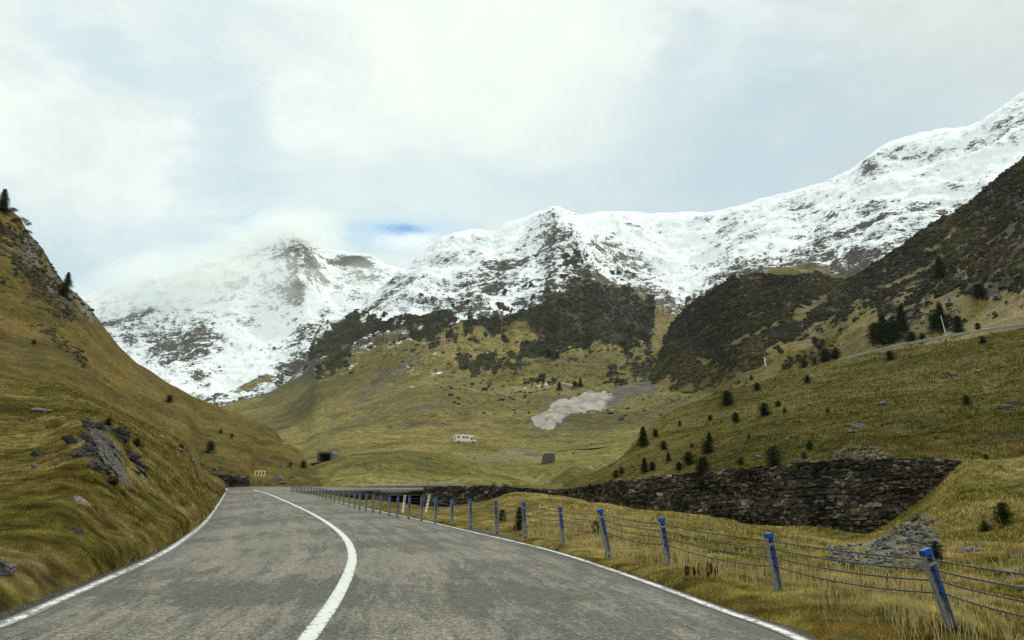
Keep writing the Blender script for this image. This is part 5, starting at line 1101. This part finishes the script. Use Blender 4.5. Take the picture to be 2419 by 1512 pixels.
# gravel crumbs along the two road edges
def crumbs():
    r = np.random.RandomState(4); V = []; F_ = []; C = []; k = 0
    for nm, sg, n in (('R', 1, 2600), ('L', -1, 2000)):
        E = ES[nm]; Ce = ES['C']; ok = np.where((E[:, 1] > 4) & (E[:, 1] < 45))[0]; idx = r.choice(ok, n, p=(1/E[ok, 1]**1.0)/np.sum(1/E[ok, 1]**1.0))
        for i in idx:
            d = E[i]-Ce[i]; d = d/np.linalg.norm(d[:2]); p = E[i]+d*r.uniform(.10, .75)+r.normal(0, .04, 3)*[1, 1, 0]; s = r.uniform(.004, .013)*(1+p[1]*.03); p = p.copy(); p[2] = E[i, 2]-.012
            if np.linalg.norm(p[:2]-E[i][:2]) > np.linalg.norm(E[i]-Ce[i])*.12: p[2] -= .03
            t = np.array([(0, 0, 1.2), (1, 0, .0), (-.5, .9, 0), (-.6, -.8, 0)])*s*r.uniform(.6, 1.3, (4, 3)); V += list(p+t); F_ += [(k, k+1, k+2), (k, k+2, k+3), (k, k+3, k+1)]; b = r.uniform(.12, .5); C += [[b, b*.95, b*.85, 1]]*4; k += 4
    o = mesh_np('gravel', V, F_, M_STONE, False, np.array(C)); tag(o, 'loose pale gravel strewn along both road edges', 'gravel', kind='stuff')
crumbs()

# ------------------------------------------------------------------ air
def vol_mat(name, dens, col):
    m = bpy.data.materials.new(name); m.use_nodes = True; n = m.node_tree.nodes; n.clear(); v = n.new('ShaderNodeVolumePrincipled')
    v.inputs['Color'].default_value = (*col, 1); v.inputs['Density'].default_value = dens; v.inputs['Anisotropy'].default_value = 0.0
    oo = n.new('ShaderNodeOutputMaterial'); m.node_tree.links.new(v.outputs[0], oo.inputs['Volume']); return m
if HAZE:
    o = MB().box((0, 1900, 800), (12400, 6400, 1640)).build('haze', vol_mat('haze air', HAZE, (.90, .95, .96))); tag(o, kind='stuff')
def mist(px, py, Y, w, h, d, dens, seed, label, rot=0):
    bm = bmesh.new(); bmesh.ops.create_icosphere(bm, subdivisions=4, radius=1); c = np.array([v.co[:] for v in bm.verts]); k = 1+.45*fbm(c*1.6+seed, 4, .6)
    s_ = np.array([w, d, h])*Y/F/2*[1, 1, 1]
    for v, q in zip(bm.verts, k): v.co = Vector((v.co.x*s_[0]*q, v.co.y*d/2*q, v.co.z*s_[2]*q))
    me = bpy.data.meshes.new('mist'); bm.to_mesh(me); bm.free(); me.materials.append(vol_mat('mist', dens, (.97, 1, .98))); me.polygons.foreach_set('use_smooth', [True]*len(me.polygons))
    o = bpy.data.objects.new('mist', me); COL.objects.link(o); o.location = at(px, py, Y); o.rotation_euler = (0, rot, 0); tag(o, label, 'mist', kind='stuff')
if MIST:
    for a in [(430, 640, 3150, 420, 90, 400, .0022, 8), (600, 590, 3350, 260, 70, 400, .0022, 9), (560, 690, 2900, 420, 150, 500, .0016, 1), (450, 650, 2950, 330, 120, 500, .0017, 2), (330, 690, 2900, 320, 110, 500, .0016, 3), (690, 552, 3450, 250, 80, 400, .0045, 4), (640, 740, 2700, 260, 150, 400, .0010, 5), (860, 650, 3000, 260, 70, 400, .0011, 6), (240, 720, 2900, 260, 90, 400, .0018, 7)]:
        mist(*a, 'thin veil of mist drifting across the far left mountain', -.2)
# ------------------------------------------------------------------ sky, sun, camera
def dirv(px, py):
    d = np.array([float(q) for q in ray(px, py)]); return d/np.linalg.norm(d)
SUN_EL, SUN_AZ = math.radians(44), math.radians(38)     # azimuth measured from +Y towards +X
t = NT('World', True); SC.world = t.m
tc = t.n('ShaderNodeTexCoord').outputs['Generated']
sky = t.n('ShaderNodeTexSky', sky_type='NISHITA'); sky.sun_disc = False; sky.sun_elevation = SUN_EL; sky.sun_rotation = SUN_AZ; sky.altitude = 1500; sky.air_density = 1; sky.dust_density = .5
vs = t.n('ShaderNodeSeparateXYZ'); t.link(tc, vs.inputs[0])
zc = t.math('MAXIMUM', vs.outputs[2], 0.0)
inv = t.math('DIVIDE', 1.0, t.math('ADD', zc, 0.18)); flat = t.n('ShaderNodeVectorMath', operation='SCALE'); t.link(tc, flat.inputs[0]); t.link(inv, flat.inputs['Scale'])
fl = t.map(flat.outputs[0], (1, .8, 0), loc=(.7, .2, 0))
c1 = t.noise(fl, 0.9, 7, .55, .35); c2 = t.noise(t.map(tc, (1, 1, 1.8)), 3.6, 8, .60, .5); c3 = t.noise(t.map(tc, (1, 1, 2.4), loc=(3, 1, 2)), 7, 7, .6, .4)
def near(px, py, a0, a1):
    v = t.n('ShaderNodeVectorMath', operation='DISTANCE'); t.link(tc, v.inputs[0]); v.inputs[1].default_value = tuple(dirv(px, py)); return t.ss(v.outputs['Value'], a0, a1)
def nearE(px, py, sx, sz, a0, a1, nz=.16):
    v = t.n('ShaderNodeVectorMath', operation='SUBTRACT'); t.link(tc, v.inputs[0]); v.inputs[1].default_value = tuple(dirv(px, py))
    s = t.n('ShaderNodeVectorMath', operation='MULTIPLY'); t.link(v.outputs[0], s.inputs[0]); s.inputs[1].default_value = (sx, 1, sz)
    l = t.n('ShaderNodeVectorMath', operation='LENGTH'); t.link(s.outputs[0], l.inputs[0])
    x = t.math('ADD', l.outputs['Value'], t.math('MULTIPLY', t.math('SUBTRACT', c3, .5), nz)); return t.ss(x, a0, a1)
K = 10.0
def k3(c, m=1.0): return tuple(q*K*m for q in c)
shade = t.math('ADD', t.math('MULTIPLY', c1, .45), t.math('ADD', t.math('MULTIPLY', c2, .45), t.math('MULTIPLY', c3, .10)))
cloud = t.ramp(shade, [(.38, (.50, .64, .70)), (.455, (.66, .76, .77)), (.53, (.80, .87, .83)), (.62, (.92, .96, .91))])
glow = near(1250, 260, .34, .0)
cloud = t.mix(t.math('MULTIPLY', glow, .75), cloud, (.87, .94, .86))
lowb = nearE(1950, 400, .55, 1.6, .30, .04); cloud = t.mix(t.math('MULTIPLY', lowb, .80), cloud, (.47, .59, .66))
lowc = nearE(1000, 500, .5, 2.0, .26, .05); cloud = t.mix(t.math('MULTIPLY', lowc, .50), cloud, (.55, .68, .74))
for px, py, sx, sz, a0, k_, cc in ((560, 330, 1.2, 1, .10, .55, (.55, .68, .76)), (420, 190, 1.2, 1, .07, .35, (.60, .71, .77)), (230, 145, 1, 1, .05, .5, (.56, .69, .78)), (120, 90, 1, 1, .06, .35, (.58, .70, .78)), (1590, 130, 1.4, 1, .06, .45, (.60, .68, .72)), (400, 600, .7, 1.3, .09, .5, (.58, .70, .78)), (2419, 60, .5, .6, .16, .5, (.58, .64, .63))):
    cloud = t.mix(t.math('MULTIPLY', nearE(px, py, sx, sz, a0*1.15, 0.0, .22), min(k_*1.5, .9)), cloud, cc)
cloud = t.mix(t.math('MULTIPLY', nearE(950, 545, .55, 2.4, .085, .0, .20), .85), cloud, (.40, .64, .82)); cloud = t.mix(t.math('MULTIPLY', nearE(650, 528, .8, 2.8, .06, .0, .18), .7), cloud, (.45, .67, .82))
cloud = t.mix(t.math('MULTIPLY', nearE(985, 566, .8, 2.4, .05, .0, .24), .75), cloud, (.93, .97, .95)); cloud = t.mix(t.math('MULTIPLY', nearE(690, 540, .8, 2.0, .05, .01, .16), .8), cloud, (.90, .95, .92))
holes = t.math('MULTIPLY', nearE(966, 541, .75, 3.4, .036, -.004, .22), .95)
sc2 = t.n('ShaderNodeVectorMath', operation='SCALE'); t.link(cloud, sc2.inputs[0]); sc2.inputs['Scale'].default_value = K
# added brightness in the unseen sky overhead and behind, to light the snow
up = t.ss(zc, .55, .95); bk = t.ss(vs.outputs[1], .2, -.5); br = t.math('ADD', 1.03, t.math('ADD', t.math('MULTIPLY', up, .35), t.math('MULTIPLY', bk, .15)))
sc3 = t.n('ShaderNodeVectorMath', operation='SCALE'); t.link(sc2.outputs[0], sc3.inputs[0]); t.link(br, sc3.inputs['Scale'])
skb = t.mix(.85, sky.outputs[0], (0.9, 3.6, 7.6))
fin = t.mix(holes, sc3.outputs[0], skb)
bg = t.n('ShaderNodeBackground'); t.link(fin, bg.inputs[0]); bg.inputs[1].default_value = 0.1
wo = t.n('ShaderNodeOutputWorld'); t.link(bg.outputs[0], wo.inputs[0])
sd = bpy.data.lights.new('sun', 'SUN'); sd.energy = 2.2; sd.angle = math.radians(8); sd.color = (1, .95, .85); so = bpy.data.objects.new('sun', sd); COL.objects.link(so)
dv = Vector((math.sin(SUN_AZ)*math.cos(SUN_EL), math.cos(SUN_AZ)*math.cos(SUN_EL), math.sin(SUN_EL))); so.rotation_euler = (-dv).to_track_quat('-Z', 'Y').to_euler(); so.location = (0, 0, 50)
cam = bpy.data.cameras.new('camera'); cam.lens = 28; cam.sensor_width = 36; cam.clip_end = 30000; cam.clip_start = .05
co = bpy.data.objects.new('camera', cam); COL.objects.link(co); co.location = (0, 0, CH); co.rotation_euler = (PI/2+TH, 0, 0); SC.camera = co
SC.view_settings.view_transform = 'Standard'; SC.view_settings.look = 'None'; SC.view_settings.exposure = 0.12; SC.view_settings.gamma = 1
SC.render.engine = 'CYCLES'; SC.cycles.max_bounces = 5; SC.cycles.diffuse_bounces = 3; SC.cycles.volume_bounces = 4
print('FACES', sum(len(o.data.polygons) for o in SC.objects if o.type == 'MESH'), 'OBJ', len(SC.objects))
